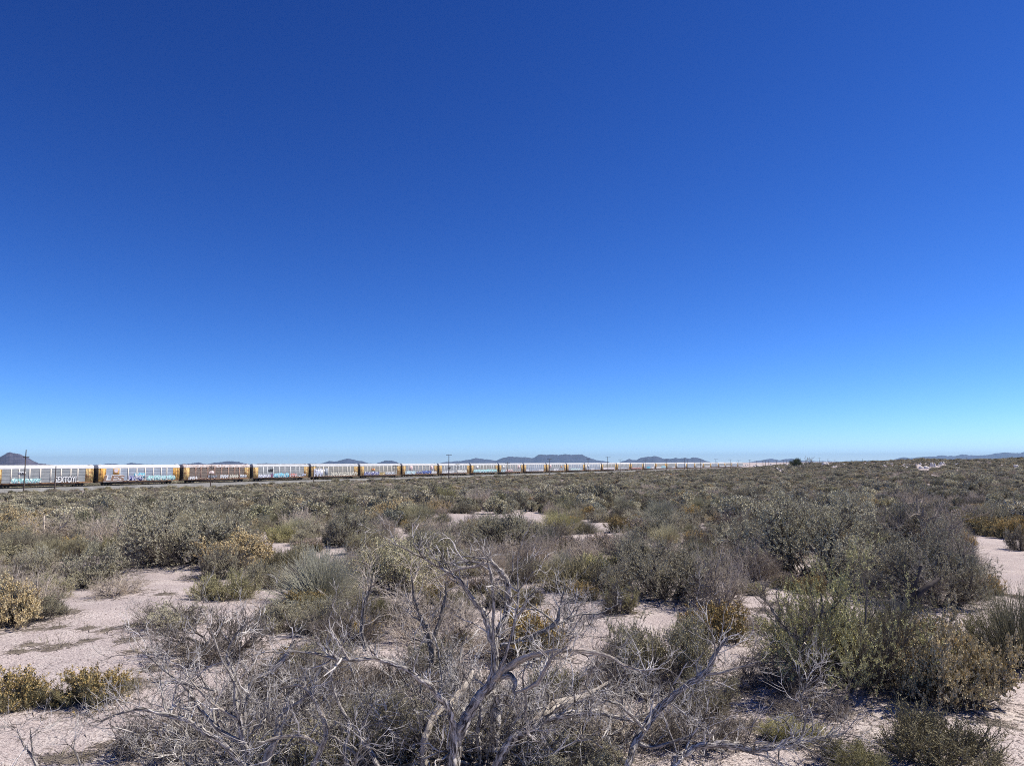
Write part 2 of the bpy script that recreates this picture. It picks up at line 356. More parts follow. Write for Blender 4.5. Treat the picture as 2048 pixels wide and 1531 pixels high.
ridge('pale_mountains', 27000, [(1490, 926), (1515, 921.5), (1528, 919), (1541, 916.5), (1551, 918.5), (1562, 920.5), (1572, 917.5), (1584, 916.6), (1598, 919), (1612, 922), (1640, 921.5), (1680, 922.5), (1720, 921), (1765, 921), (1785, 920), (1800, 914.5), (1806, 913.3), (1822, 915.5), (1845, 912.5), (1862, 912), (1872, 911.5), (1882, 909.2), (1896, 911.3), (1912, 910.8), (1924, 907.6), (1940, 909.6), (1958, 910), (1975, 909), (1988, 906.5), (2000, 904.8), (2013, 904), (2026, 905.4), (2037, 905.2), (2048, 903.5), (2090, 900), (2150, 906), (2220, 902), (2300, 912), (2400, 925)], 3500, RK1, RK2, 8)

# ------------------------------------------------------------------ railway track
rk0, rk1 = -14, 120
def tpt(k, off=0.0, z=0.0):
    p = T0 + TD * k + TN * off; return np.array([p[0], p[1], z])
TROT = math.atan2(TU[1], TU[0])
def track():
    L0, L1 = rk0 * TL, 33 * TL
    RX = Matrix.Rotation(TROT, 4, 'Z'); org = Vector((T0[0], T0[1], 0))
    g = Geo(); xs = np.linspace(L0, L1, 700); prof = [(-4.9, -2.2), (-2.3, -.32), (-1.4, -.2), (1.4, -.2), (2.4, -.34), (5.0, -2.0)]
    V = []
    for x in xs:
        for (y, z) in prof:
            V.append((x, y + .35 * (vnoise(x / 3, y, 4)), RAILZ + z + .10 * vnoise(x / 1.1, y * 3, 7)))
    k = np.arange(len(V)).reshape(len(xs), len(prof))
    g.add(V, np.stack([k[:-1, :-1], k[1:, :-1], k[1:, 1:], k[:-1, 1:]], -1).reshape(-1, 4))
    o = props(link('railway_embankment', g.build('railway_embankment', M['ballast'])), kind='structure')
    o.matrix_world = Matrix.Translation(org) @ RX
    root = link('railway_track', None); root.matrix_world = Matrix.Translation(org + Vector((0, 0, RAILZ))) @ RX
    props(root, 'dark steel railway track on grey ballast under the freight train', 'railway track')
    for s in (-.7175, .7175):
        g = Geo(); g.box(L0, L1, s - .035, s + .035, -.03, 0); g.box(L0, L1, s - .012, s + .012, -.14, -.032); g.box(L0, L1, s - .07, s + .07, -.165, -.142)
        link('rail', g.build('rail', M['rail']), root)
    g = Geo()
    for x in np.arange(L0, L1, .6): g.box(x - .11, x + .11, -1.3, 1.3, -.30, -.17)
    props(link('sleepers', g.build('sleepers', M['tie']), root), kind='stuff')
track()

# ------------------------------------------------------------------ freight cars
def k_of_px(px):
    u = (px - 1024) / FPX * .995; return (T0[0] - u * T0[1]) / (u * TD[1] - TD[0])
def text_mesh(name, s, size, depth, offset, m, shear=0.0):
    cu = bpy.data.curves.new(name, 'FONT'); cu.body = s; cu.size = size; cu.extrude = depth; cu.offset = offset; cu.shear = shear
    cu.align_x = 'CENTER'; o = bpy.data.objects.new(name, cu); COL.objects.link(o)
    me = bpy.data.meshes.new_from_object(o.evaluated_get(bpy.context.evaluated_depsgraph_get()))
    bpy.data.objects.remove(o); bpy.data.curves.remove(cu); me.materials.clear(); me.materials.append(m); return me
BX, BY = 13.45, 1.58               # half length, half width of the body
GY = -BY - .075                    # plane of the paint on the near side
def strokes(g, x0, x1, z0, z1, rng, w=.13, lean=.1, y=GY, t=.03):
    """letter-like spray strokes filling a rectangle"""
    h = z1 - z0; n = max(1, int(round((x1 - x0) / (h * .62)))); cw = (x1 - x0) / n
    for i in range(n):
        cx = x0 + cw * (i + .5)
        for s in range(rng.integers(3, 5)):
            q = np.array([[rng.uniform(-.42, .42), rng.uniform(0, 1)] for _ in range(3)])
            if s == 0: q = np.array([[-.3, 0], [-.33, .5], [-.25, 1.]])
            if s == 1: q = np.array([[-.25, rng.choice([.95, .55])], [.28, rng.uniform(.6, .9)], [rng.uniform(0, .4), rng.uniform(.2, .5)]])
            tt = np.linspace(0, 1, 7)[:, None]; B = (1 - tt) ** 2 * q[0] + 2 * tt * (1 - tt) * q[1] + tt ** 2 * q[2]
            X = cx + B[:, 0] * cw * 1.15 + B[:, 1] * lean * h; Z = z0 + B[:, 1] * h
            T = np.stack([np.gradient(X), np.gradient(Z)], 1); T /= np.linalg.norm(T, axis=1, keepdims=True) + 1e-6
            N = np.stack([-T[:, 1], T[:, 0]], 1) * (w * h * rng.uniform(.6, 1.2) * .5)
            V = []
            for a in range(7):
                for sg in (-1, 1):
                    for yy in (y, y + .09): V.append((X[a] + N[a, 0] * sg, yy - s * .004, Z[a] + N[a, 1] * sg))
            Q = []
            for a in range(6):
                b = a * 4; Q += [[b, b + 4, b + 6, b + 2], [b, b + 1, b + 5, b + 4], [b + 2, b + 6, b + 7, b + 3]]
            g.add(V, Q)
def blob(g, x0, x1, z0, z1, rng, y=GY + .012):
    """uneven painted background behind the letters"""
    n = 22; xs = np.linspace(x0, x1, n)
    up = z1 - (z1 - z0) * rng.uniform(0, .28, n); up[0] = up[-1] = (z0 + z1) / 2; lo = z0 + (z1 - z0) * rng.uniform(0, .12, n)
    V = [(x, yy, z) for x, a, b in zip(xs, lo, up) for yy in (y, y + .07) for z in (a, b)]
    Q = []
    for i in range(n - 1):
        b = i * 4; Q += [[b, b + 4, b + 5, b + 1], [b + 1, b + 5, b + 7, b + 3], [b, b + 2, b + 6, b + 4]]
    g.add(V, Q)
def board(g, x0, x1, z0, z1, y=GY): g.box(x0, x1, y, y + .08, z0, z1)

MESH = {}
def cached(key, fn):
    if key not in MESH: MESH[key] = fn()
    return MESH[key]
POSTS = [-8.9, -6.9, -4.2, -1.4, 1.4, 4.2, 6.9, 8.9]
EX = 11.2                          # the yellow ends start here
def side_geo(s, screen=False):
    g = Geo(); zs = [(1.22, 2.05), (2.12, 2.98), (3.05, 3.9), (3.97, 4.86)]
    for a, b in zs:
        n = 60; xs = np.linspace(-EX, EX, n * 2 + 1)
        V = []; 
        for i, x in enumerate(xs):
            y = s * (BY - .03 + (.035 if i % 2 else 0)); V += [(x, y, a), (x, y, b)]
        Q = [[i * 2, i * 2 + 2, i * 2 + 3, i * 2 + 1] for i in range(n * 2)]
        g.add(V, Q)
        g.box(-EX, EX, min(s * (BY - .10), s * (BY - .04)), max(s * (BY - .10), s * (BY - .04)), a, b)
    return g
def post_geo(arch):
    g = Geo(); g.box(-.17, .17, -.07, 0, 1.25, 4.9); g.box(-.30, .30, -.09, 0, 1.12, 1.45)
    if arch:
        for s in (-1, 1):
            g.add([(0, -.065, 4.9), (s * .75, -.065, 4.9), (s * .17, -.065, 4.35), (0, -.01, 4.9), (s * .75, -.01, 4.9), (s * .17, -.01, 4.35)], [[1, 4, 5, 2]], [[0, 1, 2]])
    return g
def roof_geo():
    g = Geo(); xs = np.linspace(-BX - .12, BX + .12, 47)
    prof = [(-BY - .06, 4.86), (-BY - .06, 5.30), (-BY + .18, 5.66), (-.8, 5.84), (0, 5.88), (.8, 5.84), (BY - .18, 5.66), (BY + .06, 5.30), (BY + .06, 4.86)]
    V = [(x, y, z + (.03 if i % 2 and 1.3 > abs(y) else 0)) for i, x in enumerate(xs) for y, z in prof]
    k = np.arange(len(V)).reshape(len(xs), 9)
    g.add(V, np.stack([k[:-1, :-1], k[1:, :-1], k[1:, 1:], k[:-1, 1:]], -1).reshape(-1, 4))
    for e in (0, len(xs) - 1): g.add([V[e * 9 + j] for j in range(9)], [[0, 1, 7, 8], [1, 2, 6, 7], [2, 3, 5, 6]], [[3, 4, 5]])
    g.box(-BX, BX, -BY + .12, BY - .12, 1.0, 4.9)
    for e in (-1, 1): g.box(min(e * (BX - 1.0), e * (BX - .1)), max(e * (BX - 1.0), e * (BX - .1)), -1.0, -.2, 5.8, 6.02, m=0)
    return g
def end_geo(e):
    g = Geo(); a, b = sorted((e * EX, e * BX))
    for s in (-1, 1):
        y0, y1 = sorted((s * (BY - .10), s * (BY + .02))); g.box(a, b, y0, y1, 1.18, 4.84)
        for x in (a + .06, (a + b) / 2 - e * .2, b - .06): g.box(x - .06, x + .06, min(s * (BY + .02), s * (BY + .09)), max(s * (BY + .02), s * (BY + .09)), 1.15, 4.85)
    return g
def ladder_geo(e, s):
    g = Geo(); x0, x1 = sorted((e * (BX - .62), e * (BX - .12)))
    if True:
        for z in np.arange(1.2, 4.9, .36):
            g.box(x0, x1, min(s * (BY + .10), s * (BY + .14)), max(s * (BY + .10), s * (BY + .14)), z, z + .045)
        for x in (x0, x1): g.box(x - .02, x + .02, min(s * (BY + .05), s * (BY + .14)), max(s * (BY + .05), s * (BY + .14)), 1.1, 4.9)
    return g
def door_geo(e):
    g = Geo()
    if True:
        g.box(min(e * BX, e * (BX + .10)), max(e * BX, e * (BX + .10)), -BY + .15, BY - .15, 1.15, 5.2)
        for y in (-1.1, -.4, .4, 1.1): g.box(min(e * (BX + .10), e * (BX + .16)), max(e * (BX + .10), e * (BX + .16)), y - .05, y + .05, 1.2, 5.1)
    return g
def sill_geo():
    g = Geo(); g.box(-BX, BX, -BY - .05, BY + .05, .92, 1.14); g.box(-BX, BX, -BY - .01, BY + .01, .78, .92)
    return g
def under_geo():
    g = Geo(); g.box(-7.3, 7.3, -.5, .5, .45, .86); g.box(-13.9, 13.9, -.25, .25, .72, .9)
    g.box(-8.3, 8.3, -BY - .03, -BY + .2, .30, .775); g.box(-8.3, 8.3, BY - .2, BY + .03, .30, .775)  # black side skirts: underframe edge, deepened to stand in for shade beneath
    for e in (-1, 1): g.box(min(e * 13.5, e * 14.22), max(e * 13.5, e * 14.22), -.16, .16, .74, 1.02)
    return g
def bogie_geo():
    g = Geo()
    for s in (-1, 1):
        y0, y1 = sorted((s * .92, s * 1.08))
        g.box(-1.25, 1.25, y0, y1, .46, .62); g.box(-.35, .35, y0 - .01, y1 + .01, .22, .66); g.box(-1.28, -.78, y0 - .02, y1 + .02, .33, .55); g.box(.78, 1.28, y0 - .02, y1 + .02, .33, .55)
    g.box(-.25, .25, -.95, .95, .4, .7)
    return g
def wheel_geo():
    g = Geo(); n = 18; th = np.arange(n) * 2 * PI / n
    for s in (-.7175, .7175):
        a = np.stack([.42 * np.cos(th), np.full(n, s - .07), .42 * np.sin(th)], 1); b = a + [0, .13, 0]
        c = np.array([[0, s - .07, 0], [0, s + .06, 0]]); V = np.concatenate([a, b, c]); j = (np.arange(n) + 1) % n; i = np.arange(n)
        g.add(V, np.stack([i, j, j + n, i + n], 1), np.concatenate([np.stack([j, i, np.full(n, 2 * n)], 1), np.stack([i + n, j + n, np.full(n, 2 * n + 1)], 1)]))
    g.box(-.07, .07, -.72, .72, -.07, .07)
    return g
CARG = 'auto carrier railcars coupled in one long freight train'
# photo-specific dress of each car: (roof, panel, post, end, graffiti, boards, label)
S_ = [
 ('white', 'panel', 'post', 'yelp', [(15, 77, 1.0, 2.5, 'cyanw', 'teal'), ('SEXTOY!', 104, 147, 'white')], [('csx', 31, 46)],
  'grey auto carrier at the left edge of the photo with white block letters'),
 ('white', 'panelb', 'post', 'yel', [('LES', 201, 243, 'brownp'), (250, 278, 1.0, 2.9, 'navy', 'lav'), (262, 284, 1.9, 3.5, 'cyan', 'white'), (288, 345, 1.0, 2.7, 'teal', 'cyanw')], [('shield', 220, 232)],
  'bluish panelled auto carrier with a yellow shield board and brown, navy and teal graffiti'),
 ('dirtywhite', 'brown', 'postr', 'yelp', [(371, 389, 1.0, 2.1, 'white', None), (434, 451, 1.2, 2.4, 'white', None), (453, 471, 1.2, 2.4, 'cream', None), (474, 487, 1.2, 2.4, 'white', 'grey'), (410, 428, 1.4, 2.3, 'grey', None)], [('dome', 412, 422)],
  'brown screened auto carrier with arched bays and a stained roof'),
 ('greyroof', 'panel', 'postw', 'yelp', [(510, 535, 1.0, 2.3, 'white', 'lav'), (535, 541, 1.0, 2.5, 'navy', 'redp'), (541, 572, .95, 2.7, 'cyan', 'cyanw'), (573, 588, 1.0, 2.5, 'redp', 'pinkw'), (597, 606, 1.4, 2.3, 'lav', None)], [('ns', 531, 541)],
  'grey auto carrier with bright turquoise bubble graffiti and a black emblem'),
 ('greyroof', 'panelw', 'post', 'yelp', [(621, 640, 1.0, 4.3, 'white', 'lav'), (655, 709, 1.0, 2.6, 'cream', None)], [('disc', 641, 645), ('dark', 644, 649)],
  'weathered auto carrier with tall white graffiti and a round white disc beside a dark board'),
 ('greyroof', 'panelw', 'post', 'yelp', [(722, 752, 1.0, 2.6, 'lav', 'navy'), (754, 763, 1.0, 2.2, 'yellowp', None), (765, 785, 1.0, 2.4, 'white', 'grey')], [('yboard', 737, 744)],
  'weathered auto carrier with a small yellow board above blue and white graffiti'),
 ('greyroof', 'panel', 'post', 'yelp', [(804, 825, 1.0, 2.6, 'cyanw', None), (827, 836, 1.1, 2.4, 'grey', 'navy'), (837, 857, 1.0, 2.7, 'blue', 'navy'), (858, 868, 1.0, 2.4, 'white', None)], [('pboard', 813, 819), ('pboard', 855, 860)],
  'auto carrier with two pink boards and white and dark blue graffiti'),
 ('greyroof', 'panel', 'postw', 'yelp', [(879, 902, 1.1, 2.3, 'white', None), (908, 928, 1.0, 2.6, 'white', 'cream')], [('ns', 890, 896)],
  'grey auto carrier behind the tall utility pole with a white crown-like tag'),
 ('greyroof', 'panelw', 'postw', 'yelp', [(941, 989, 1.0, 2.8, 'teal', 'cyanw')], [('wboard', 947, 951)],
  'auto carrier with one long pale turquoise graffiti band'),
 ('greyroof', 'panel', 'post', 'yelp', [(996, 1005, 1.0, 2.3, 'cyanw', None), (1006, 1020, 1.0, 2.6, 'white', 'redp')], [('wboard', 1000, 1003), ('pboard', 1030, 1034)],
  'short looking auto carrier right of the turquoise one with a pale board and white tag'),
 ('greyroof', 'panelb', 'postw', 'yelp', [(1046, 1053, 1.0, 2.3, 'white', None), (1071, 1081, 1.0, 2.3, 'white', None)], [],
  'auto carrier in front of the mesa with two small white tags'),
 ('greyroof', 'panel', 'postw', 'yelp', [(1102, 1112, 1.0, 2.6, 'white', None)], [('pboard', 1094, 1097), ('yboard', 1116, 1119)],
  'auto carrier in front of the mesa with a pole before its left third'),
 ('greyroof', 'panelb', 'postw', 'yelp', [(1136, 1158, 1.0, 2.4, 'teal', 'white')], [], 'auto carrier with a pale green tag under the right end of the mesa'),
 ('greyroof', 'panelb', 'postw', 'post', [(1176, 1183, 1.0, 2.4, 'white', None)], [('wboard', 1170, 1173)], 'bluish auto carrier with a white mark near its upper left'),
 ('greyroof', 'panelw', 'postw', 'yelp', [(1201, 1224, 1.0, 2.7, 'pinkw', 'white')], [], 'auto carrier behind the tall pole left of the second mountain'),
 ('white', 'panel', 'postw', 'yelp', [(1231, 1250, 1.0, 2.4, 'white', 'grey')], [], 'auto carrier with heavy white graffiti left of the second mountain'),
 ('greyroof', 'panel', 'postw', 'yelp', [(1258, 1279, 1.0, 2.3, 'pinkw', 'redp')], [], 'auto carrier with a pink tag at the left foot of the second mountain'),
 ('greyroof', 'panelb', 'postw', 'post', [(1289, 1296, 1.0, 2.9, 'cyan', None), (1298, 1303, 1.0, 2.5, 'white', None)], [], 'auto carrier with a small blue tag left of the mountain peak'),
 ('greyroof', 'panelw', 'post', 'yel', [(1308, 1318, 1.0, 2.6, 'white', None), (1318, 1327, 1.0, 3.2, 'cyan', 'cyanw')], [], 'auto carrier with white and bright blue graffiti under the second mountain'),
 ('greyroof', 'panel', 'post', 'yelp', [(1340, 1346, 1.0, 2.5, 'white', None)], [], 'auto carrier with a white tag near its right end under the second mountain'),
 ('white', 'panelb', 'postw', 'postw', [], [], 'all white and blue auto carrier with bright white ends'),
]
ROOT0 = {}
def freight_car(i, spec, far):
    roof, pan, post, end, graf, boards, label = spec
    c = T0 + TD * (i - .5); root = link('freight_car', None)
    root.location = (c[0], c[1], RAILZ); root.rotation_euler = (0, 0, TROT)
    props(root, label, 'railway car', CARG)
    link('roof', cached('roof' + roof, lambda: roof_geo().build('roof', M[roof])), root)
    for s in (-1, 1): link('side_panel', cached(f'side{s}{pan}', lambda: side_geo(s).build('side_panel', M[pan])), root)
    arch = pan == 'brown'
    pm = cached(f'post{post}{arch}', lambda: post_geo(arch).build('post', M[post]))
    for x in POSTS:
        for s in (-1, 1):
            if s == 1 and far: continue
            p = link('post', pm, root); p.location = (x, s * (BY - .0), 0); p.rotation_euler = (0, 0, 0 if s == -1 else PI)
    for e in (-1, 1):
        link('end_panel', cached(f'end{e}{end}', lambda: end_geo(e).build('end_panel', M[end])), root)
        for s in (-1, 1):
            if not far: link('ladder', cached(f'ladder{e}{s}', lambda: ladder_geo(e, s).build('ladder', M['yelp'])), root)
    for e in (-1, 1): link('end_door', cached(f'door{e}', lambda: door_geo(e).build('end_door', M['enddoor'])), root)
    link('sill', cached('sill' + ('r' if arch else ''), lambda: sill_geo().build('sill', M['sill'])), root)
    link('underframe', cached('under', lambda: under_geo().build('underframe', M['under'])), root)
    for e in (-1, 1):
        b = link('bogie', cached('bogie', lambda: bogie_geo().build('bogie', M['under'])), root); b.location = (e * 9.9, 0, 0)
        if not far:
            for w in (-1, 1):
                q = link('wheelset', cached('wheel', lambda: wheel_geo().build('wheelset', M['steel'])), b); q.location = (w * .88, 0, .42)
    rng = np.random.default_rng(100 + i); X = lambda px: (k_of_px(px) - (i - .5)) * TL
    for q in graf:
        if isinstance(q[0], str):
            s, a, b, cc = q; xa, xb = X(a), X(b); n = len(s)
            for lay, (col, off, dy) in enumerate((('black', .16, 0), (cc, .06, -.02))) if s[0] == 'S' else enumerate((('white', .20, 0), (cc, .08, -.02))):
                me = text_mesh('graffiti', s, 2.35, .04, off, P_[col], .12)
                xs_ = [v.co.x for v in me.vertices]; w = max(xs_) - min(xs_); mid = (max(xs_) + min(xs_)) / 2
                o = link('graffiti', me, root); o.rotation_euler = (PI / 2, 0, 0); k = (xb - xa) / w
                o.scale = (k, .98, 1); o.location = ((xa + xb) / 2 - mid * k, GY + dy + (.03 if lay else .035), 1.14)
        else:
            a, b, z0, z1, c1, c2 = q; a, b = sorted((X(a), X(b)))
            if c2 is not None:
                g = Geo(); blob(g, a, b, z0, z1, rng); link('graffiti', g.build('graffiti', P_[c1]), root)
                g = Geo(); strokes(g, a + .15, b - .15, z0 + .1, z1 - .12, rng, .12, y=GY - .012); link('graffiti', g.build('graffiti', P_[c2]), root)
            else:
                g = Geo(); strokes(g, a, b, z0, z1, rng, .2); link('graffiti', g.build('graffiti', P_[c1]), root)
    for kind, a, b in boards:
        a, b = sorted((X(a), X(b))); m = (a + b) / 2
        if kind == 'csx':
            g = Geo(); board(g, a, b, 3.35, 4.15); bo = link('logo_board', g.build('logo_board', P_['white']), root)
            g = Geo(); board(g, a + .25, b - .05, 3.30, 4.20, GY + .02); link('board_rim', g.build('board_rim', P_['grey']), bo)
            me = text_mesh('lettering', 'CSX', .78, .03, .035, P_['black']); o = link('lettering', me, bo); o.rotation_euler = (PI / 2, 0, 0); o.location = (m + .15, GY - .012, 3.47)
        elif kind == 'shield':
            g = Geo(); board(g, a, b, 3.05, 4.85); bo = link('logo_board', g.build('logo_board', M['yel']), root)
            xs_ = np.linspace(-1, 1, 13); sh = lambda t: (3.55 + .32 * abs(t) ** 1.6)
            for (lo, hi, col) in ((0, .62, 'pinkw'), (.62, 1, 'lav')):
                g = Geo(); V = []
                for t in xs_:
                    zl, zh = sh(t), 4.68 - .06 * (1 - abs(t)); V += [(m + t * .62, GY - .02, zl + (zh - zl) * lo), (m + t * .62, GY - .02, zl + (zh - zl) * hi)]
                g.add(V, [[j * 2, j * 2 + 2, j * 2 + 3, j * 2 + 1] for j in range(12)]); link('shield', g.build('shield', P_[col]), bo)
            g = Geo(); board(g, a + .1, b - .1, 3.24, 3.34, GY - .01); link('stripe', g.build('stripe', P_['orange']), bo)
        elif kind == 'ns':
            for t, dx in (('N', -.35), ('S', .45)):
                me = text_mesh('emblem', t, 1.25, .05, .07, P_['black'], .35); o = link('emblem', me, root); o.rotation_euler = (PI / 2, 0, 0); o.location = (m + dx, GY + .02, 3.25)
            g = Geo()
            for j in range(3): board(g, m - 1.5 + j * .12, m - .75, 3.35 + j * .28, 3.45 + j * .28, GY)
            link('emblem', g.build('emblem', P_['black']), root)
        elif kind == 'dome':
            g = Geo(); n = 10; V = []
            for j in range(n + 1):
                t = j / n * PI; x = m - math.cos(t) * (b - a) / 2; V += [(x, GY, 2.95), (x, GY, 3.1 + .75 * math.sin(t)), (x, GY + .08, 3.1 + .75 * math.sin(t))]
            g.add(V, [[j * 3, j * 3 + 3, j * 3 + 4, j * 3 + 1] for j in range(n)] + [[j * 3 + 1, j * 3 + 4, j * 3 + 5, j * 3 + 2] for j in range(n)])
            link('logo_board', g.build('logo_board', P_['pinkw']), root)
        elif kind == 'disc':
            g = Geo(); n = 20; th = np.arange(n) * 2 * PI / n; a_ = np.stack([m + .5 * np.cos(th), np.full(n, GY), 3.55 + .5 * np.sin(th)], 1)
            V = np.concatenate([a_, a_ + [0, .08, 0], [[m, GY, 3.55]]]); ii = np.arange(n); jj = (ii + 1) % n
            g.add(V, np.stack([ii, jj, jj + n, ii + n], 1), np.stack([ii, jj, np.full(n, 2 * n)], 1)); link('disc', g.build('disc', P_['white']), root)
        else:
            z0, z1, col = {'dark': (1.6, 4.2, 'grey'), 'yboard': (2.9, 3.9, 'orange'), 'pboard': (2.9, 4.8, 'pinkw'), 'wboard': (3.2, 4.6, 'white')}[kind]
            g = Geo(); board(g, a, b, z0, z1); bo = link('logo_board', g.build('logo_board', P_[col]), root)
            if kind in ('pboard', 'yboard'):
                g = Geo(); board(g, m - .3, m + .3, (z0 + z1) / 2 - .1, (z0 + z1) / 2 + .5, GY - .012); link('emblem', g.build('emblem', P_['redp']), bo)
FARL = ['pale auto carrier, first one right of the all white and blue car', 'auto carrier with a faint white tag, second right of the all white and blue car',
        'auto carrier, third right of the all white and blue car', 'auto carrier, fourth right of the all white and blue car',
        'auto carrier, fifth car from the right end of the train', 'auto carrier with a white tag, fourth car from the right end of the train',
        'auto carrier with a bright white middle, third car from the right end of the train', 'auto carrier, second to last car at the right end of the train']
for j, lb in enumerate(FARL):
    px = T0 + TD * (20 + j + .5); x = topx((px[0], px[1], RAILZ))[0]
    S_.append((('white', 'greyroof')[j % 2], ('panelb', 'panel', 'panelw')[j % 3], 'postw', ('yelp', 'post')[j % 2], [(x - 5, x + 5, 1.0, 2.4, 'white', None)] if j % 3 else [], [], lb))
S_.append(('white', 'panel', 'postw', 'post', [], [], 'pale auto carrier, very last car at the right end of the train'))
for j, spec in enumerate(S_[:29]):
    if j < 28 or True: freight_car(j, spec, j > 9)

# ------------------------------------------------------------------ utility poles
def pole(px, ytop, off, arm, label, group='utility poles along the railway line', thick=.15):
    # where the sight column crosses the pole line, which runs parallel to the track
    u = (px - 1024) / FPX * .995; o = T0 + TN * off
    k = (o[0] - u * o[1]) / (u * TD[1] - TD[0]); p = o + TD * k
    z0 = H1(p[0], p[1]) - .3; zt = at(px, ytop, p[1])[2]
    root = link('utility_pole', None); root.location = (p[0], p[1], z0); root.rotation_euler = (0, 0, TROT); props(root, label, 'utility pole', group)
    g = Geo(); h = zt - z0; rr = random.Random(int(px)); lx, ly = rr.uniform(-.012, .012), rr.uniform(-.012, .012)
    P = np.array([[[lx * h * t, ly * h * t, h * t] for t in (0, .3, .7, 1)]]); tubes(g, P, np.array([[thick * 1.25, thick * 1.1, thick * .85, thick * .7]]), 8)
    link('shaft', g.build('shaft', M['pole'], True), root)
    for (dz, w) in arm:
        g = Geo(); g.box(-.07, .07, -w, w, h - dz - .08, h - dz + .08, o=(.17, 0, 0)); g.box(-.05, .05, -.06, .06, h - dz - .07, h - dz + .07, o=(.09, 0, 0))
        a = link('crossarm', g.build('crossarm', M['pole']), root)
        g = Geo()
        for y in (-w * .92, -w * .55, w * .55, w * .92): g.box(-.05, .05, y - .05, y + .05, h - dz + .08, h - dz + .26, o=(.17, 0, 0))
        link('insulators', g.build('insulators', M['insul']), a)
OFF1, OFF2 = 13.0, 8.5
pole(50, 899, 11, [(1.9, 1.3)], 'tall wooden utility pole with a crossarm at the left edge before the first railcar')
pole(112, 931, 11, [], 'short bare wooden post before the block letters on the first railcar')
pole(422, 930, 9.5, [(.5, 1.0)], 'short dark post standing before the brown screened railcar')
pole(627, 930.5, 9.5, [(.4, 1.3)], 'short pole with a crossarm before the tall white graffiti')
pole(790, 929.5, 9.5, [(.4, 1.3), (1.9, 1.2)], 'short pole with two crossarms before the sixth railcar')
pole(897, 908, 15, [(.3, 1.5)], 'tall T shaped utility pole standing above the train left of the mesa', thick=.18)
pole(914, 927, 9, [(.3, 1.1), (1.8, 1.2)], 'short pole with two crossarms just right of the tall T shaped pole')
pole(1014, 922.5, 9, [(1.0, 1.4)], 'short dark pole with a crossarm before the left slope of the mesa')
pole(1098, 917, 11, [(.3, 1.5)], 'utility pole rising against the middle of the mesa', thick=.17)
pole(1175.6, 916.5, 11, [(.3, 1.5)], 'utility pole against the right slope of the mesa', thick=.17)
pole(1215, 912.5, 15, [(.6, 1.9)], 'tall utility pole in the gap between the two mountains', thick=.2)
pole(1239.6, 917.8, 9, [(.3, 1.6)], 'shorter utility pole just right of the tall pole between the mountains', thick=.17)
pole(1289.6, 919.2, 9, [(.3, 1.8)], 'utility pole left of the peak of the second mountain', thick=.17)
pole(1331.7, 919, 9, [(.3, 1.8)], 'utility pole in the saddle of the second mountain', thick=.18)
pole(1368, 916, 12, [(.3, 1.8)], 'left one of two close utility poles before the second mountain', thick=.19)
pole(1374, 918, 9, [(.3, 1.8)], 'right one of two close utility poles before the second mountain', thick=.19)
pole(1400, 917.2, 12, [(.3, 1.8)], 'utility pole at the right foot of the second mountain', thick=.19)
pole(1431, 917.2, 11, [(.3, 2.0)], 'utility pole right of the second mountain over the train', thick=.2)
pole(1459.6, 918, 11, [(.3, 2.0)], 'utility pole over the second to last railcars', thick=.2)
pole(1477, 919.8, 10, [(.3, 2.2)], 'utility pole before the last railcar', thick=.2)
pole(1498.6, 918.6, 12, [(.3, 2.0)], 'first utility pole right of the end of the train', thick=.22)
for px, yt in ((1511.5, 920.6), (1525, 920.5), (1530, 920), (1536.5, 920.4), (1552, 920), (1566, 919.6), (1572, 919.6)):
    ORD = ['first', 'second', 'third', 'fourth', 'fifth', 'sixth', 'seventh', 'eighth', 'ninth', 'tenth', 'eleventh']
    n_ = [1511.5, 1525, 1530, 1536.5, 1552, 1566, 1572].index(px)
    pole(px, yt, 12, [(.3, 2.0)], 'small utility pole, %s one counted leftward from the dark tree' % ORD[6 - n_], 'distant utility poles left of the tree', thick=.24)
for px, yt in ((1638, 915), (1655, 917.5), (1669, 919.5), (1702, 918.8), (1713, 918), (1724, 916.5), (1737, 919), (1744, 920), (1755, 918.8), (1772, 919), (1797, 917.6)):
    n_ = [1638, 1655, 1669, 1702, 1713, 1724, 1737, 1744, 1755, 1772, 1797].index(px)
    pole(px, yt, 12, [(.4, 2.2)], 'tiny utility pole on the skyline, %s one right of the bare tree' % ORD[n_], 'distant utility poles right of the tree', thick=.28)
def lone_pole(px, ytop, Y, label):
    p = at(px, 920, Y); z0 = H1(p[0], p[1]) - .3; h = at(px, ytop, Y)[2] - z0
    root = link('utility_pole', None); root.location = (p[0], p[1], z0); props(root, label, 'utility pole')
    g = Geo(); tubes(g, np.array([[[0, 0, 0], [0, 0, h]]]), np.array([[.2, .14]]), 6); link('shaft', g.build('shaft', M['pole']), root)
lone_pole(1934, 913.5, 640, 'lone thin post on the low ridge below the pale mountains')

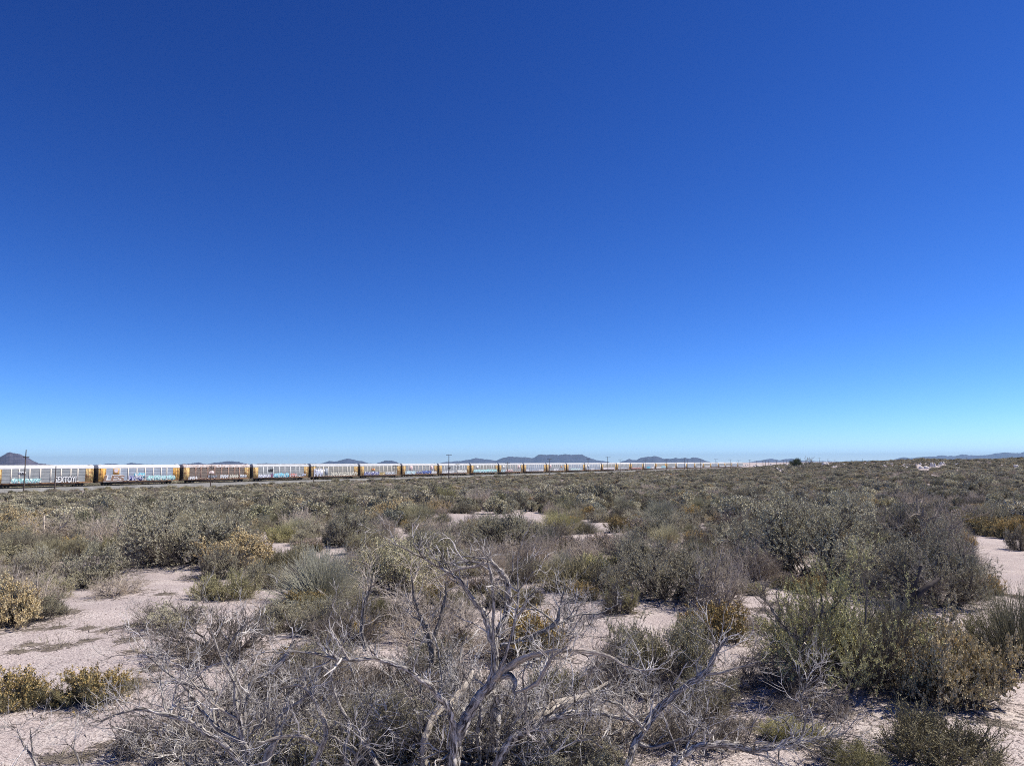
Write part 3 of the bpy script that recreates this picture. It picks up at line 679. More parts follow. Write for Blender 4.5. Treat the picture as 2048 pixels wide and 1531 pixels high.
# ------------------------------------------------------------------ shrubs
def shrub(kind, seed):
    """returns [(part name, Geo, material key)] about the base point, at natural size"""
    rng = np.random.default_rng(seed); W = Geo(); F = Geo(); X = Geo()
    def radial(n, e0, e1, jit=.15):
        a = rng.uniform(0, 2 * PI) + np.arange(n) * 2 * PI / n + rng.normal(size=n) * .5; e = rng.uniform(e0, e1, n)
        S = np.stack([np.cos(a) * jit * rng.random(n), np.sin(a) * jit * rng.random(n), np.full(n, -.08)], 1)
        return S, np.stack([np.cos(a) * np.cos(e), np.sin(a) * np.cos(e), np.sin(e)], 1), e
    if kind in ('sage', 'sageL', 'gold', 'straw', 'dead', 'deadS'):
        big = {'sage': 1.0, 'sageL': 1.35, 'gold': .75, 'straw': .85, 'dead': 1.0, 'deadS': .8}[kind]; dead = kind.startswith('dead')
        n0 = {'sageL': 11}.get(kind, 10); S, D, e = radial(n0, .35, 1.25)
        L = big * (.62 + .25 * np.sin(e)) * rng.uniform(.75, 1.1, n0)
        P0 = grow(S, D, L, 8, .22, .05, rng); R0 = np.linspace(1, .45, 8)[None] * ((.027 if dead else .022) * big * rng.uniform(.7, 1.3, n0))[:, None]
        nb = 9; S, D, e = radial(nb, .02, .5, .2); L = big * rng.uniform(.35, .75, nb)
        Pb = grow(S + [0, 0, .1], D, L, 8, .22, .03, rng); Rb = np.linspace(1, .45, 8)[None] * (.013 * big * rng.uniform(.7, 1.3, nb))[:, None]
        P0 = np.concatenate([P0, Pb]); R0 = np.concatenate([R0, Rb]); P0[..., 2] = np.maximum(P0[..., 2], np.linspace(-.08, .06, 8)[None])
        tubes(W, P0, R0, 6)
        S, D, r, _ = kids(P0, R0, 8, .12, 1, .8, rng); L = big * rng.uniform(.20, .42, len(S))
        P1 = grow(S, D, L, 6, .24, .10, rng); R1 = np.linspace(.55, .25, 6)[None] * r[:, None]; tubes(W, P1, R1, 4)
        n2 = 5 if dead else 8; S, D, r, _ = kids(P1, R1, n2, .2, 1, .75, rng); L = big * rng.uniform(.10, .28, len(S))
        P2 = grow(S, D, L, 5, .20, .14, rng); R2 = np.linspace(1, .55, 5)[None] * np.clip(r * .5, .0018, .0040)[:, None] * (1.25 if dead else 1); tubes(W, P2, R2, 3)
        S, D, r, _ = kids(P2, R2, 3, .25, 1, .65, rng); L = big * rng.uniform(.05, .16, len(S))
        up = .22 if dead else .35
        P3 = grow(S, D, L, 3, .2, up, rng); R3 = np.tile([.0016, .0009], (len(S), 1)); R3 = np.concatenate([R3[:, :1], R3.mean(1, keepdims=True), R3[:, 1:]], 1)
        tubes(W, P3, R3 * (1.6 if dead else 1), 3)
        if dead: return [('branches', W, 'twig' if kind == 'dead' else 'twigd')]
        c = P3[:, 0]; live = (vnoise(c[:, 0] * 2.4 + seed, c[:, 1] * 2.4 + c[:, 2] * 1.9, seed) > -.14) & (rng.random(len(c)) < np.clip(.35 + c[:, 2] / big * 1.6, 0, 1))
        if kind == 'gold': live = c[:, 2] > .10
        nl = {'sage': 26, 'sageL': 28, 'gold': 17, 'straw': 15}[kind]
        leaves(F, P3[live], nl, .021, .0085 if kind != 'gold' else .017, rng, .35, .3, .005)
        leaves(F, P2[rng.random(len(P2)) < .5], 6, .024, .0092, rng, .3, .6, .006)
        if kind == 'gold': return [('stems', W, 'stem'), ('foliage', F, 'gold')]
        return [('stems', W, 'stem'), ('foliage', F, {'sage': 'sage', 'sageL': 'sage', 'straw': 'straw'}[kind])]
    if kind in ('olive', 'snake', 'pink'):
        n0 = 40; S, D, e = radial(n0, .15, 1.4, .1); L = (.22 + .08 * np.sin(e)) * rng.uniform(.85, 1.1, n0)
        P0 = grow(S, D, L, 6, .16, .12, rng); R0 = np.linspace(1, .5, 6)[None] * (.006 * rng.uniform(.7, 1.3, n0))[:, None]; tubes(W, P0, R0, 4)
        S, D, r, _ = kids(P0, R0, 9, .2, 1, .6, rng); P1 = grow(S, D, rng.uniform(.08, .18, len(S)), 5, .14, .25, rng); R1 = np.linspace(.0022, .0013, 5)[None] * np.ones((len(S), 1)); tubes(W, P1, R1, 3)
        S, D, r, _ = kids(P1, R1, 7, .15, 1, .5, rng); P2 = grow(S, D, rng.uniform(.04, .11, len(S)), 4, .12, .3, rng); R2 = np.linspace(.0014, .0009, 4)[None] * np.ones((len(S), 1)); tubes(F, P2, R2, 3)
        leaves(F, P2, 6, .019, .0045, rng, .5, .0)
        if kind == 'olive': return [('stems', W, 'stem'), ('foliage', F, 'dark')]
        zt = P2[:, -1, 2]; top = rng.random(len(zt)) < np.clip((zt - .12) * 4.5, .1, .95)
        leaves(X, P2[top], 8, .016, .013, rng, .4, .7, .006)
        return [('stems', W, 'stem'), ('foliage', F, 'dark'), ('flower_heads', X, kind)]
    if kind in ('broom', 'tuft'):
        t = kind == 'tuft'; n0 = 700 if t else 330; a = rng.uniform(0, 2 * PI, n0); e = rng.uniform(.25 if t else .45, 1.5, n0)
        S = np.stack([np.cos(a) * .12 * rng.random(n0), np.sin(a) * .12 * rng.random(n0), np.full(n0, -.05)], 1)
        D = np.stack([np.cos(a) * np.cos(e), np.sin(a) * np.cos(e), np.sin(e)], 1); L = rng.uniform(.45, .9, n0)
        P0 = grow(S, D, L, 7, .035 if t else .06, -.01 if t else .06, rng); R0 = np.linspace(.0050 if t else .0036, .0016, 7)[None] * np.ones((n0, 1)); tubes(F, P0, R0, 3)
        S, D, r, _ = kids(P0, R0, 3 if t else 8, .25, .9, .35, rng); P1 = grow(S, D, rng.uniform(.15, .36, len(S)), 5, .06, .05 if t else .12, rng); R1 = np.linspace(.0023, .001, 5)[None] * np.ones((len(S), 1)); tubes(F, P1, R1, 3)
        n1 = 14; S, D, e = radial(n1, .3, 1.3); P = grow(S, D, rng.uniform(.2, .4, n1), 6, .2, .05, rng); tubes(W, P, np.linspace(.012, .004, 6)[None] * np.ones((n1, 1)), 5)
        return [('stems', W, 'stem'), ('foliage', F, 'tuft' if t else 'green')]
    if kind == 'sprig':
        n0 = 9; S, D, e = radial(n0, .4, 1.3, .04); P0 = grow(S, D, rng.uniform(.10, .2, n0), 5, .15, .1, rng); R0 = np.linspace(.0028, .0015, 5)[None] * np.ones((n0, 1)); tubes(W, P0, R0, 4)
        S, D, r, _ = kids(P0, R0, 7, .2, 1, .6, rng); P1 = grow(S, D, rng.uniform(.04, .1, len(S)), 4, .12, .2, rng); tubes(W, P1, np.linspace(.0015, .001, 4)[None] * np.ones((len(S), 1)), 3)
        leaves(F, P1, 4, .014, .005, rng, .3, .3)
        return [('stems', W, 'twigd'), ('foliage', F, 'straw')]
def far_shrub(kind, seed):
    """sturdier plant of leaf clumps for the distance"""
    rng = np.random.default_rng(seed + 900); W = Geo(); F = Geo(); n = 24; a = rng.uniform(0, 2 * PI, n); e = np.arcsin(rng.uniform(0, 1, n) ** .8); rr = rng.uniform(.62, 1.0, n)
    C = np.stack([np.cos(a) * np.cos(e) * .6 * rr, np.sin(a) * np.cos(e) * .6 * rr, np.sin(e) * .75 * rr + .06], 1)
    m = rng.integers(0, 4, n); P = grow(np.concatenate([C * .1, C * .25, C * .2]), np.concatenate([C + rng.normal(size=C.shape) * .2 for _ in range(3)]), rng.uniform(.45, .85, 3 * n), 6, .16, .03, rng)
    tubes(W, P, np.linspace(.011, .003, 6)[None] * np.ones((3 * n, 1)), 3)
    S, D, r, _ = kids(P, np.ones((3 * n, 6)) * .004, 8, .3, 1, .7, rng); P2 = grow(S, D, rng.uniform(.08, .22, len(S)), 4, .18, .12, rng); tubes(W, P2, np.linspace(.0045, .002, 4)[None] * np.ones((len(S), 1)), 3)
    if kind in ('dead', 'deadS'): return [('branches', W, 'twig' if kind == 'dead' else 'twigd')]
    k = 210; pi = np.repeat(np.arange(n), k); q = rng.normal(size=(n * k, 3)); q = unit(q) * (rng.random((n * k, 1)) ** .35) * rng.uniform(.11, .20, n)[pi][:, None]
    S = C[pi] + q; S[:, 2] = np.maximum(S[:, 2], .01); D = unit(q * 4 + np.array([0, 0, .5]) + rng.normal(size=q.shape) * .5); N = unit(np.cross(D, rng.normal(size=D.shape))); l = rng.uniform(.035, .07, (n * k, 1)); w = l * .38
    F.add(np.stack([S, S + D * l * .5 + N * w, S + D * l, S + D * l * .5 - N * w], 1).reshape(-1, 3), np.arange(n * k * 4).reshape(-1, 4))
    mt = dict(sage='sage', sageL='sage', gold='goldp', straw='straw', olive='dark', snake='snake', pink='pink', broom='green', tuft='tuft')[kind]
    return [('stems', W, 'stem'), ('foliage', F, mt)]
KIND = {}
def size_of(parts):
    V = np.concatenate([np.concatenate(g.v) for _, g, _ in parts]); r = np.hypot(V[:, 0], V[:, 1])
    return np.percentile(r, 95), np.percentile(V[:, 2], 99.5)
for kind, nv in (('sage', 4), ('sageL', 4), ('gold', 2), ('straw', 2), ('dead', 4), ('deadS', 2), ('olive', 2), ('snake', 3), ('pink', 1), ('broom', 2), ('tuft', 2), ('sprig', 3)):
    KIND[kind] = []
    for v in range(nv):
        parts = shrub(kind, 17 * v + 3 + len(kind)); r, h = size_of(parts)
        pm = [(n, g.build(n, M[m]), m) for n, g, m in parts]
        J = Geo(); [J.join(g, i) for i, (_, g, _) in enumerate(parts)]
        jm = J.build('shrub', [M[m] for _, _, m in parts])
        KIND[kind].append(dict(parts=pm, joined=jm, r=r, h=h))
FAR = {}
for kind in ('sage', 'sageL', 'gold', 'straw', 'dead', 'deadS', 'olive', 'snake', 'pink', 'broom', 'tuft'):
    FAR[kind] = []
    for v in range(3 if kind in ('sage', 'dead') else 2):
        parts = far_shrub(kind, 13 * v + len(kind)); r, h = size_of(parts); J = Geo(); [J.join(g, i) for i, (_, g, _) in enumerate(parts)]
        FAR[kind].append(dict(joined=J.build('shrub', [M[m] for _, _, m in parts]), r=r, h=h))
NAME = dict(sage='saltbush', sageL='saltbush', gold='golden_shrub', straw='straw_shrub', dead='dead_shrub', deadS='dead_shrub', olive='low_shrub', snake='snakeweed', pink='buckwheat_bush', broom='broom_bush', tuft='grass_tuft', sprig='sprig')
CAT = dict(sage='shrub', sageL='shrub', gold='shrub', straw='shrub', dead='dead shrub', deadS='dead shrub', olive='low shrub', snake='flowering shrub', pink='flowering shrub', broom='shrub', tuft='grass tuft', sprig='sprig')
HB = []
def place_shrub(kind, x, y, w, h, label, group=None, detailed=True, leafmat=None, var=None, seed=0):
    """w, h: wanted width and height in metres"""
    rr = random.Random(int(seed) * 7919 + int(x * 100) + int(y * 31)); pr = KIND[kind][var if var is not None else rr.randrange(len(KIND[kind]))]
    z = H1(x, y) - .02; s = w / 2 / pr['r']; sz = h / pr['h']
    if detailed:
        root = link(NAME[kind], None)
        for n, me, m in pr['parts']:
            c = link(n, me, root)
            if leafmat and n == 'foliage':
                c.material_slots[0].link = 'OBJECT'; c.material_slots[0].material = M[leafmat]
    else: root = link(NAME[kind], pr['joined'])
    root.location = (x, y, z); root.rotation_euler = (rr.uniform(-.06, .06), rr.uniform(-.06, .06), rr.uniform(0, 2 * PI)); root.scale = (s, s * rr.uniform(.88, 1.1), sz)
    props(root, label, CAT[kind], group); HB.append((x, y, w / 2)); return root
def hero(kind, px, py, wpx, ytop, label, leafmat=None, group=None, var=None, dig=0):
    p = onground(px, py); d = p[1]; p = p.copy(); w = wpx / FPX * d
    p[1] += w * .30; p[0] *= p[1] / d; d2 = p[1]
    w = wpx / FPX * d2 / .995; zt = at(px, ytop, d2)[2]; h = max(.12, zt - H1(p[0], p[1]))
    return place_shrub(kind, p[0], p[1], w, h, label, group, True, leafmat, var, int(px + py))

HERO = [
 ('sageL', 1600, 1160, 300, 985, 'large dark grey-green saltbush with exposed trunks right of centre, tallest against the far scrub'),
 ('dead', 1842, 1115, 210, 972, 'bare dead shrub with upright pale branches behind the big right hand saltbush'),
 ('sageL', 1735, 1190, 240, 1075, 'twiggy grey saltbush between the trunked saltbush and the bright green-tipped one'),
 ('sageL', 1875, 1225, 250, 1040, 'dense round saltbush on thick leaning trunks beside the bare sand at the right'),
 ('sageL', 1700, 1400, 330, 1092, 'big olive-tipped saltbush in the right foreground with a shaded foot', 'sage2'),
 ('sageL', 1640, 1335, 220, 1180, 'dense olive bush on the left shoulder of the big olive-tipped saltbush', 'sage2'),
 ('sageL', 1775, 1370, 230, 1175, 'dense olive bush on the right shoulder of the big olive-tipped saltbush', 'sage2'),
 ('gold', 1900, 1420, 220, 1230, 'sprawling bush with scattered golden leaves in the right foreground', 'goldp'),
 ('olive', 1875, 1545, 240, 1418, 'wide dark green cushion shrub in the bottom right corner'),
 ('olive', 1700, 1545, 130, 1470, 'small olive cushion left of the wide dark green one', 'sage2'),
 ('olive', 1585, 1490, 120, 1430, 'small yellow-green cushion above the fallen log at lower right', 'sage2'),
 ('broom', 2040, 1345, 150, 1170, 'grey-green broom bush cut by the right edge over dark shade'),
 ('snake', 1980, 1190, 60, 1150, 'small brownish bush alone on the bare sand at the right'),
 ('sageL', 1335, 1210, 230, 1070, 'dark twiggy saltbush with long shade on the sand right of the dead tree'),
 ('dead', 1440, 1225, 130, 1075, 'spiky grey dead shrub touching the dark twiggy saltbush'),
 ('snake', 1435, 1285, 130, 1205, 'rounded olive bush with yellow tips on the shaded sand right of centre'),
 ('olive', 1150, 1185, 150, 1112, 'moss green cushion shrub on the sand right of the dead tree top'),
 ('olive', 1080, 1165, 70, 1120, 'small dark green cushion left of the moss green cushion'),
 ('olive', 1215, 1150, 110, 1105, 'low green shrub behind the moss green cushion', 'sage2'),
 ('sageL', 1015, 1105, 170, 1008, 'dense domed grey-green saltbush behind the top of the dead tree'),
 ('dead', 915, 1100, 130, 1032, 'grey fan of dead twigs left of the dense domed saltbush'),
 ('dead', 1085, 1120, 80, 1050, 'grey dead twigs at the right flank of the dense domed saltbush'),
 ('broom', 838, 1052, 72, 1004, 'dark green broom bush with a round top in the left middle distance'),
 ('gold', 775, 1050, 80, 1003, 'pale golden bush left of the dark green broom bush'),
 ('tuft', 640, 1215, 190, 1092, 'big spiky grass tuft left of the dead tree'),
 ('sage', 190, 1175, 150, 1078, 'pale green rounded saltbush above the bare sand at left', 'sage'),
 ('sageL', 370, 1135, 270, 984, 'largest dark saltbush in the left half with a black shaded foot'),
 ('dead', 290, 1135, 130, 1050, 'grey dead shrub leaning on the left flank of the largest left saltbush'),
 ('gold', 480, 1140, 150, 1062, 'bright golden leaved bush above a dark green cushion at left'),
 ('sage', 440, 1160, 120, 1085, 'grey twiggy bush below left of the bright golden bush'),
 ('olive', 455, 1200, 120, 1140, 'dark green cushion at the edge of the sand below the golden bush'),
 ('olive', 520, 1180, 80, 1120, 'small grey-green cushion right of the dark green cushion', 'sage'),
 ('gold', 8, 1262, 130, 1155, 'orange-gold bush cut by the left edge'),
 ('gold', 25, 1130, 90, 1085, 'yellowish bush at the left edge above the orange-gold one', 'straw'),
 ('dead', 70, 1235, 130, 1140, 'purplish grey dead shrub right of the orange-gold bush'),
 ('gold', 15, 1085, 110, 1015, 'pale golden shrub at the left edge in the middle distance'),
 ('dead', 100, 1090, 150, 1020, 'wide grey dead shrub in the left middle distance'),
 ('dead', 220, 1095, 120, 1015, 'branching dark dead shrub with open trunks left of the largest saltbush'),
 ('snake', 25, 1425, 130, 1338, 'yellow-brown flowering bush cut by the left edge on the sand'),
 ('snake', 190, 1418, 145, 1333, 'yellow-brown flowering bush standing alone on the sand at left'),
 ('snake', 125, 1412, 60, 1375, 'small flowering clump against the left side of the lone yellow-brown bush'),
 ('sage', 345, 1262, 170, 1195, 'low silvery-leaved bush spreading over the sand at left centre'),
 ('dead', 235, 1195, 110, 1140, 'low dead shrub at the foot of the pale green rounded saltbush'),
 ('sage', 650, 1275, 130, 1190, 'grey-green bush below the spiky grass tuft'),
 ('straw', 790, 1190, 190, 1075, 'tall straw-coloured bush behind the left limb of the dead tree'),
 ('straw', 860, 1160, 130, 1065, 'pale straw bush directly behind the dead tree top'),
 ('sage', 700, 1095, 120, 1015, 'grey-green bush above and right of the spiky grass tuft'),
 ('dead', 600, 1065, 90, 1008, 'dark twiggy shrub behind the golden bush'),
 ('olive', 565, 1085, 70, 1048, 'light green low shrub above the small sand gap at left', 'sage2'),
 ('olive', 560, 1150, 80, 1095, 'low shrub with dark shade on the sand left of the spiky tuft'),
 ('broom', 1120, 1070, 90, 1020, 'bright yellow-green broom bush beside the sand wash', 'sage2'),
 ('tuft', 1170, 1068, 62, 1038, 'compact grey tuft on the pale sand wash'),
 ('pink', 1210, 1103, 80, 1066, 'pinkish cushion bush in the sand wash'),
 ('pink', 1140, 1108, 72, 1072, 'brownish pink cushion bush left of the pinkish one'),
 ('tuft', 1322, 1050, 100, 998, 'grey-green feathery tuft in the right middle distance'),
 ('broom', 1185, 1020, 56, 994, 'olive broom bush in the middle distance above the sand wash'),
 ('snake', 1240, 1065, 60, 1032, 'rusty yellow bush right of the pale sand wash'),
 ('pink', 1290, 1078, 90, 1036, 'wide pinkish brown bush right of the rusty yellow bush'),
 ('snake', 1975, 1072, 110, 1030, 'olive-brown bush beyond the bare sand at the right'),
 ('pink', 1935, 1052, 80, 1018, 'pink-tinged bush beyond the bare sand at the right'),
 ('snake', 2030, 1078, 80, 1035, 'brown bush at the right edge beyond the bare sand'),
 ('sage', 2040, 1102, 50, 1050, 'dark bush cut by the right edge behind the bare sand'),
 ('dead', 1510, 1165, 120, 1065, 'bare grey shrub left of the large trunked saltbush'),
 ('sage', 1440, 1090, 120, 1035, 'low grey-green bush behind the spiky dead shrub', 'sage'),
 ('dead', 960, 1010, 80, 968, 'open dead shrub in the middle distance above the domed saltbush'),
 ('sage', 870, 1005, 80, 965, 'dark green bush in the middle distance left of the open dead shrub', 'sage2'),
 ('dead', 850, 1270, 200, 1160, 'brown dead brush directly behind the dead tree'),
 ('deadS', 690, 1300, 150, 1200, 'small dark dead shrub left behind the dead tree'),
 ('sageL', 745, 1510, 230, 1372, 'grey-green leafy bush under the left limb of the dead tree'),
 ('sage', 640, 1550, 210, 1420, 'grey leafy bush at the bottom edge left of the dead tree'),
 ('deadS', 450, 1330, 230, 1215, 'dark dead shrub on the sand left of the grey-green bush'),
 ('deadS', 560, 1440, 260, 1290, 'tangled dark dead shrub under the fallen left limb'),
 ('straw', 1330, 1390, 200, 1225, 'straw-coloured bush with yellow leaves right of the dead tree'),
 ('straw', 1420, 1440, 120, 1340, 'yellowish bush beside the leaning right hand dead limb'),
 ('snake', 1060, 1325, 130, 1215, 'olive and yellow bush low behind the dead tree trunk'),
 ('olive', 1105, 1400, 110, 1330, 'small green bush among the dead limbs right of the trunk', 'sage2'),
 ('deadS', 1535, 1400, 200, 1300, 'black shaded dead brush left of the big olive-tipped saltbush'),
 ('deadS', 1620, 1450, 170, 1385, 'tangle of grey dead twigs at the foot of the big olive-tipped saltbush'),
 ('dead', 1240, 1520, 260, 1400, 'tangled dead twigs along the lower right fallen limb'),
 ('deadS', 800, 1400, 180, 1300, 'low dead brush under the rising left limb of the dead tree'),
 ('deadS', 950, 1420, 170, 1320, 'dark dead brush around the foot of the dead tree'),
 ('dead', 1010, 1330, 190, 1235, 'fine grey dead twigs behind the fork of the dead tree'),
 ('straw', 940, 1500, 170, 1410, 'straw-coloured leaves at the foot of the dead tree trunk'),
 ('dead', 1120, 1470, 190, 1370, 'pale dead brush between the central trunk and the low fallen trunk'),
 ('deadS', 1230, 1400, 200, 1300, 'dark dead brush under the long right limb of the dead tree'),
 ('deadS', 330, 1520, 200, 1400, 'low dead brush in front of the large left dead shrub'),
 ('dead', 560, 1540, 240, 1420, 'pale dead brush at the bottom edge below the left dead shrub'),
 ('sage', 1270, 1340, 130, 1250, 'pale leafy bush behind the long right limb of the dead tree'),
 ('deadS', 690, 1400, 190, 1290, 'dark twigs under the left end of the pale limb'),
 ('deadS', 1400, 1500, 200, 1400, 'dark dead brush over the thick fallen log'),
 ('sageL', 765, 1560, 250, 1370, 'leafy pale olive bush at the bottom edge left of the central trunk'),
 ('sage', 590, 1570, 200, 1440, 'small leafy bush at the bottom edge among the left dead branches'),
 ('sage', 1120, 1575, 210, 1455, 'leafy grey-green bush at the bottom edge right of the central trunk'),
 ('deadS', 880, 1475, 240, 1370, 'dark brush added as shade between the two central trunks'),  # this and the next two: extra dark twigs deepening the tangle's shadow
 ('deadS', 700, 1480, 230, 1375, 'dark brush added as shade under the left arching limb'),
 ('deadS', 1060, 1510, 220, 1410, 'dark brush added as shade under the low right trunk'),
 ('sage', 860, 1350, 120, 1270, 'small sage bush seen through the left side of the dead tree'),
 ('sage', 640, 1360, 130, 1270, 'grey sage bush behind the arching left limb'),
 ('sage', 1190, 1560, 150, 1480, 'low silver-green plant at the bottom edge right of the trunk'),
 ('sage', 1960, 1330, 110, 1230, 'grey leafy bush right of the golden-leaved bush', 'sage2'),
 ('tuft', 1790, 1295, 150, 1190, 'soft grey-green tuft under the leaning trunks at the right', None),
 ('dead', 1500, 1270, 100, 1215, 'low dead twigs on the sand gap right of centre'),
 ('sage', 1790, 1110, 150, 1010, 'grey bush between the trunked saltbush and the bare upright shrub'),
 ('sage', 1590, 1060, 110, 985, 'grey-green bush rising behind the trunked saltbush'),
 ('sage', 1235, 1230, 80, 1160, 'small dark bush left of the dark twiggy saltbush', 'sage2'),
 ('tuft', 1480, 1040, 80, 995, 'feathery green tuft in the middle distance right of centre'),
]
for q in HERO:
    kind, px, py, w, yt, lb = q[:6]; hero(kind, px, py, w, yt, lb, q[6] if len(q) > 6 else None)
SPR = [(110, 1300, 52, 1262), (170, 1284, 22, 1268), (70, 1262, 24, 1248), (285, 1305, 50, 1282), (255, 1282, 36, 1262), (262, 1252, 22, 1236), (115, 1256, 22, 1242), (135, 1228, 44, 1214),
       (60, 1290, 20, 1278), (215, 1262, 18, 1252), (175, 1258, 20, 1246), (310, 1340, 40, 1312), (345, 1300, 30, 1280), (110, 1525, 45, 1490), (40, 1305, 24, 1290), (270, 1380, 60, 1340),
       (1985, 1450, 40, 1430), (2025, 1195, 40, 1182), (1530, 1225, 40, 1205), (1555, 1210, 34, 1196), (250, 1135, 24, 1120), (330, 1190, 26, 1172), (1225, 1175, 24, 1162), (1500, 1460, 50, 1425), (240, 1500, 60, 1460), (160, 1525, 50, 1480)]
for i, (px, py, w, yt) in enumerate(SPR):
    hero('sprig', px, py, w, yt, 'tiny dry sprig on the open sand at left' if px < 400 else 'tiny dry sprig on open sand right of the dead tree', None, 'tiny sprigs on the sand, left' if px < 400 else 'tiny sprigs on the sand, right')

# ------------------------------------------------------------------ the dead tree and other weathered wood
def catmull(C, n):
    C = np.asarray(C, float); E = np.vstack([2 * C[0] - C[1], C, 2 * C[-1] - C[-2]]); out = []
    for i in range(1, len(E) - 2):
        t = np.linspace(0, 1, n, endpoint=False)[:, None]
        out.append(.5 * (2 * E[i] + (E[i + 1] - E[i - 1]) * t + (2 * E[i - 1] - 5 * E[i] + 4 * E[i + 1] - E[i + 2]) * t ** 2 + (3 * E[i] - E[i - 1] - 3 * E[i + 1] + E[i + 2]) * t ** 3))
    return np.vstack(out + [E[-2:-1]])
def limb_mesh(nodes, seed, m):
    """nodes: (px, py, depth, thickness px); twisted weathered limb with grooves"""
    rng = np.random.default_rng(seed)
    C = np.array([list(at(a, b, d)) + [t * .76 / FPX * d / 2] for a, b, d, t in nodes]); S = catmull(C, 9)
    P, R = S[:, :3], np.clip(S[:, 3], .0015, None); K = len(P)
    P = P + np.stack([np.convolve(rng.normal(size=K + 4), np.ones(5) / 5, 'valid') for _ in range(3)], 1) * R[:, None] * .4
    T = unit(np.gradient(P, axis=0)); s = 12; A = np.zeros((K, 3)); a = unit(np.cross(T[0], [.3, .2, 1.]))
    for k in range(K):
        a = unit(a - (a @ T[k]) * T[k]); A[k] = a
    B = np.cross(T, A); th = np.arange(s) * 2 * PI / s; L = np.concatenate([[0], np.cumsum(np.linalg.norm(np.diff(P, axis=0), axis=1))])
    tw = L * 2.2 + rng.uniform(0, 6)
    g = 1 + .20 * np.sin(2 * th[None] + tw[:, None]) + .13 * np.sin(5 * th[None] + tw[:, None] * 1.7 + 1) + .04 * rng.normal(size=(K, s))
    Rr = R[:, None] * g
    V = P[:, None] + Rr[..., None] * (np.cos(th)[None, :, None] * A[:, None] + np.sin(th)[None, :, None] * B[:, None])
    n1 = s + 1; V2 = np.concatenate([V, V[:, :1]], 1)
    UV = np.stack([np.broadcast_to(np.arange(n1) / s * .5, (K, n1)), np.broadcast_to(L[:, None] * 3, (K, n1))], -1).reshape(-1, 2)
    k = np.arange(K * n1).reshape(K, n1); G = Geo(); G.add(V2.reshape(-1, 3), np.stack([k[:-1, :-1], k[1:, :-1], k[1:, 1:], k[:-1, 1:]], -1).reshape(-1, 4))
    G.add(np.array([P[-1] + T[-1] * R[-1] * .6])); UV = np.vstack([UV, [[.2, L[-1] * 3]]])
    G.t.append(np.stack([k[-1, :-1], k[-1, 1:], np.full(s, K * n1)], 1)); G.tm.append(np.zeros(s, int))
    return G.build('limb', M[m], False, UV), P, R
def dead_wood(name, label, cat, limbs, base, ntw, seed, tl=(.12, .42), twmat='dtwig', up=.10, group=None, nm=0, span=.9):
    root = link(name, None); root.location = base; props(root, label, cat, group); rng = np.random.default_rng(seed)
    allP, allR = [], []
    for i, (nodes, m) in enumerate(limbs):
        me, P, R = limb_mesh(nodes, seed * 31 + i, m); o = link('limb', me, root); o.matrix_parent_inverse = Matrix.Translation(base).inverted()
        n = max(2, len(P)); idx = np.linspace(0, n - 1, 10).astype(int); allP.append(P[idx]); allR.append(R[idx])
    if nm:
        a = rng.uniform(0, 2 * PI, nm); e = rng.uniform(.02, .95, nm); q = rng.uniform(0, .35, nm)
        S = np.stack([base[0] + q * np.cos(a), base[1] + q * np.sin(a) * .6, np.full(nm, base[2] + .0)], 1)
        D = np.stack([np.cos(a) * np.cos(e), np.sin(a) * np.cos(e) * .8, np.sin(e)], 1)
        Pm = grow(S, D, rng.uniform(.45, 1.25, nm) * span, 10, .27, .02, rng); Pm[..., 2] = np.maximum(Pm[..., 2], base[2] + .02 + .05 * np.linspace(0, 1, 10)[None])
        Rm = np.linspace(1, .35, 10)[None] * rng.uniform(.007, .017, nm)[:, None] * (1 + .15 * rng.normal(size=(nm, 10)))
        gb = Geo(); tubes(gb, Pm, Rm, 7); o = link('branches', gb.build('branches', M['dbranch']), root); o.matrix_parent_inverse = Matrix.Translation(base).inverted()
        allP += list(Pm); allR += list(Rm)
    P, R = np.stack(allP), np.stack(allR); g = Geo()
    L_ = np.linalg.norm(P[:, 1:] - P[:, :-1], axis=2).sum(1); cnt = np.maximum(2, (ntw * L_ / L_.sum()).astype(int))
    pi = np.repeat(np.arange(len(P)), cnt); t = np.clip(rng.beta(1.6, 1.0, len(pi)) * .92 + .08, 0, .999) * 9; k = t.astype(int); f = (t - k)[:, None]
    S = P[pi, k] * (1 - f) + P[pi, k + 1] * f; T = unit(P[pi, k + 1] - P[pi, k]); N = rng.normal(size=T.shape); N[:, 2] += .35; D = unit(T * .75 + unit(N) * 1.0)
    LL = rng.uniform(*tl, len(pi)) ** 1.0; Q1 = grow(S, D, LL, 7, .26, up * .6, rng)
    r = np.clip(np.minimum(R[pi, k] * .6, .0085 * rng.uniform(.3, 1.15, len(pi))), .0026, None); R1 = np.linspace(1, .4, 7)[None] * r[:, None]; tubes(g, Q1, R1, 5)
    S, D, r, _ = kids(Q1, R1, 4, .2, 1, .75, rng); Q2 = grow(S, D, rng.uniform(.06, .24, len(S)), 6, .24, up * .5, rng); R2 = np.linspace(1, .5, 6)[None] * np.clip(r * .62, .0019, .0045)[:, None]; tubes(g, Q2, R2, 4)
    S, D, r, _ = kids(Q2, R2, 2, .2, 1, .65, rng); Q3 = grow(S, D, rng.uniform(.03, .12, len(S)), 4, .2, up, rng); R3 = np.linspace(1, .6, 4)[None] * np.clip(r * .7, .0013, .0023)[:, None]; tubes(g, Q3, R3, 3)
    o = link('twigs', g.build('twigs', M[twmat]), root); o.matrix_parent_inverse = Matrix.Translation(base).inverted()
    return root
def gp(px, py):
    p = onground(px, py); return (p[0], p[1], p[2])
W1, W2 = 'dwood', 'dwoodp'
D0 = 6.35
b0 = gp(925, 1505)
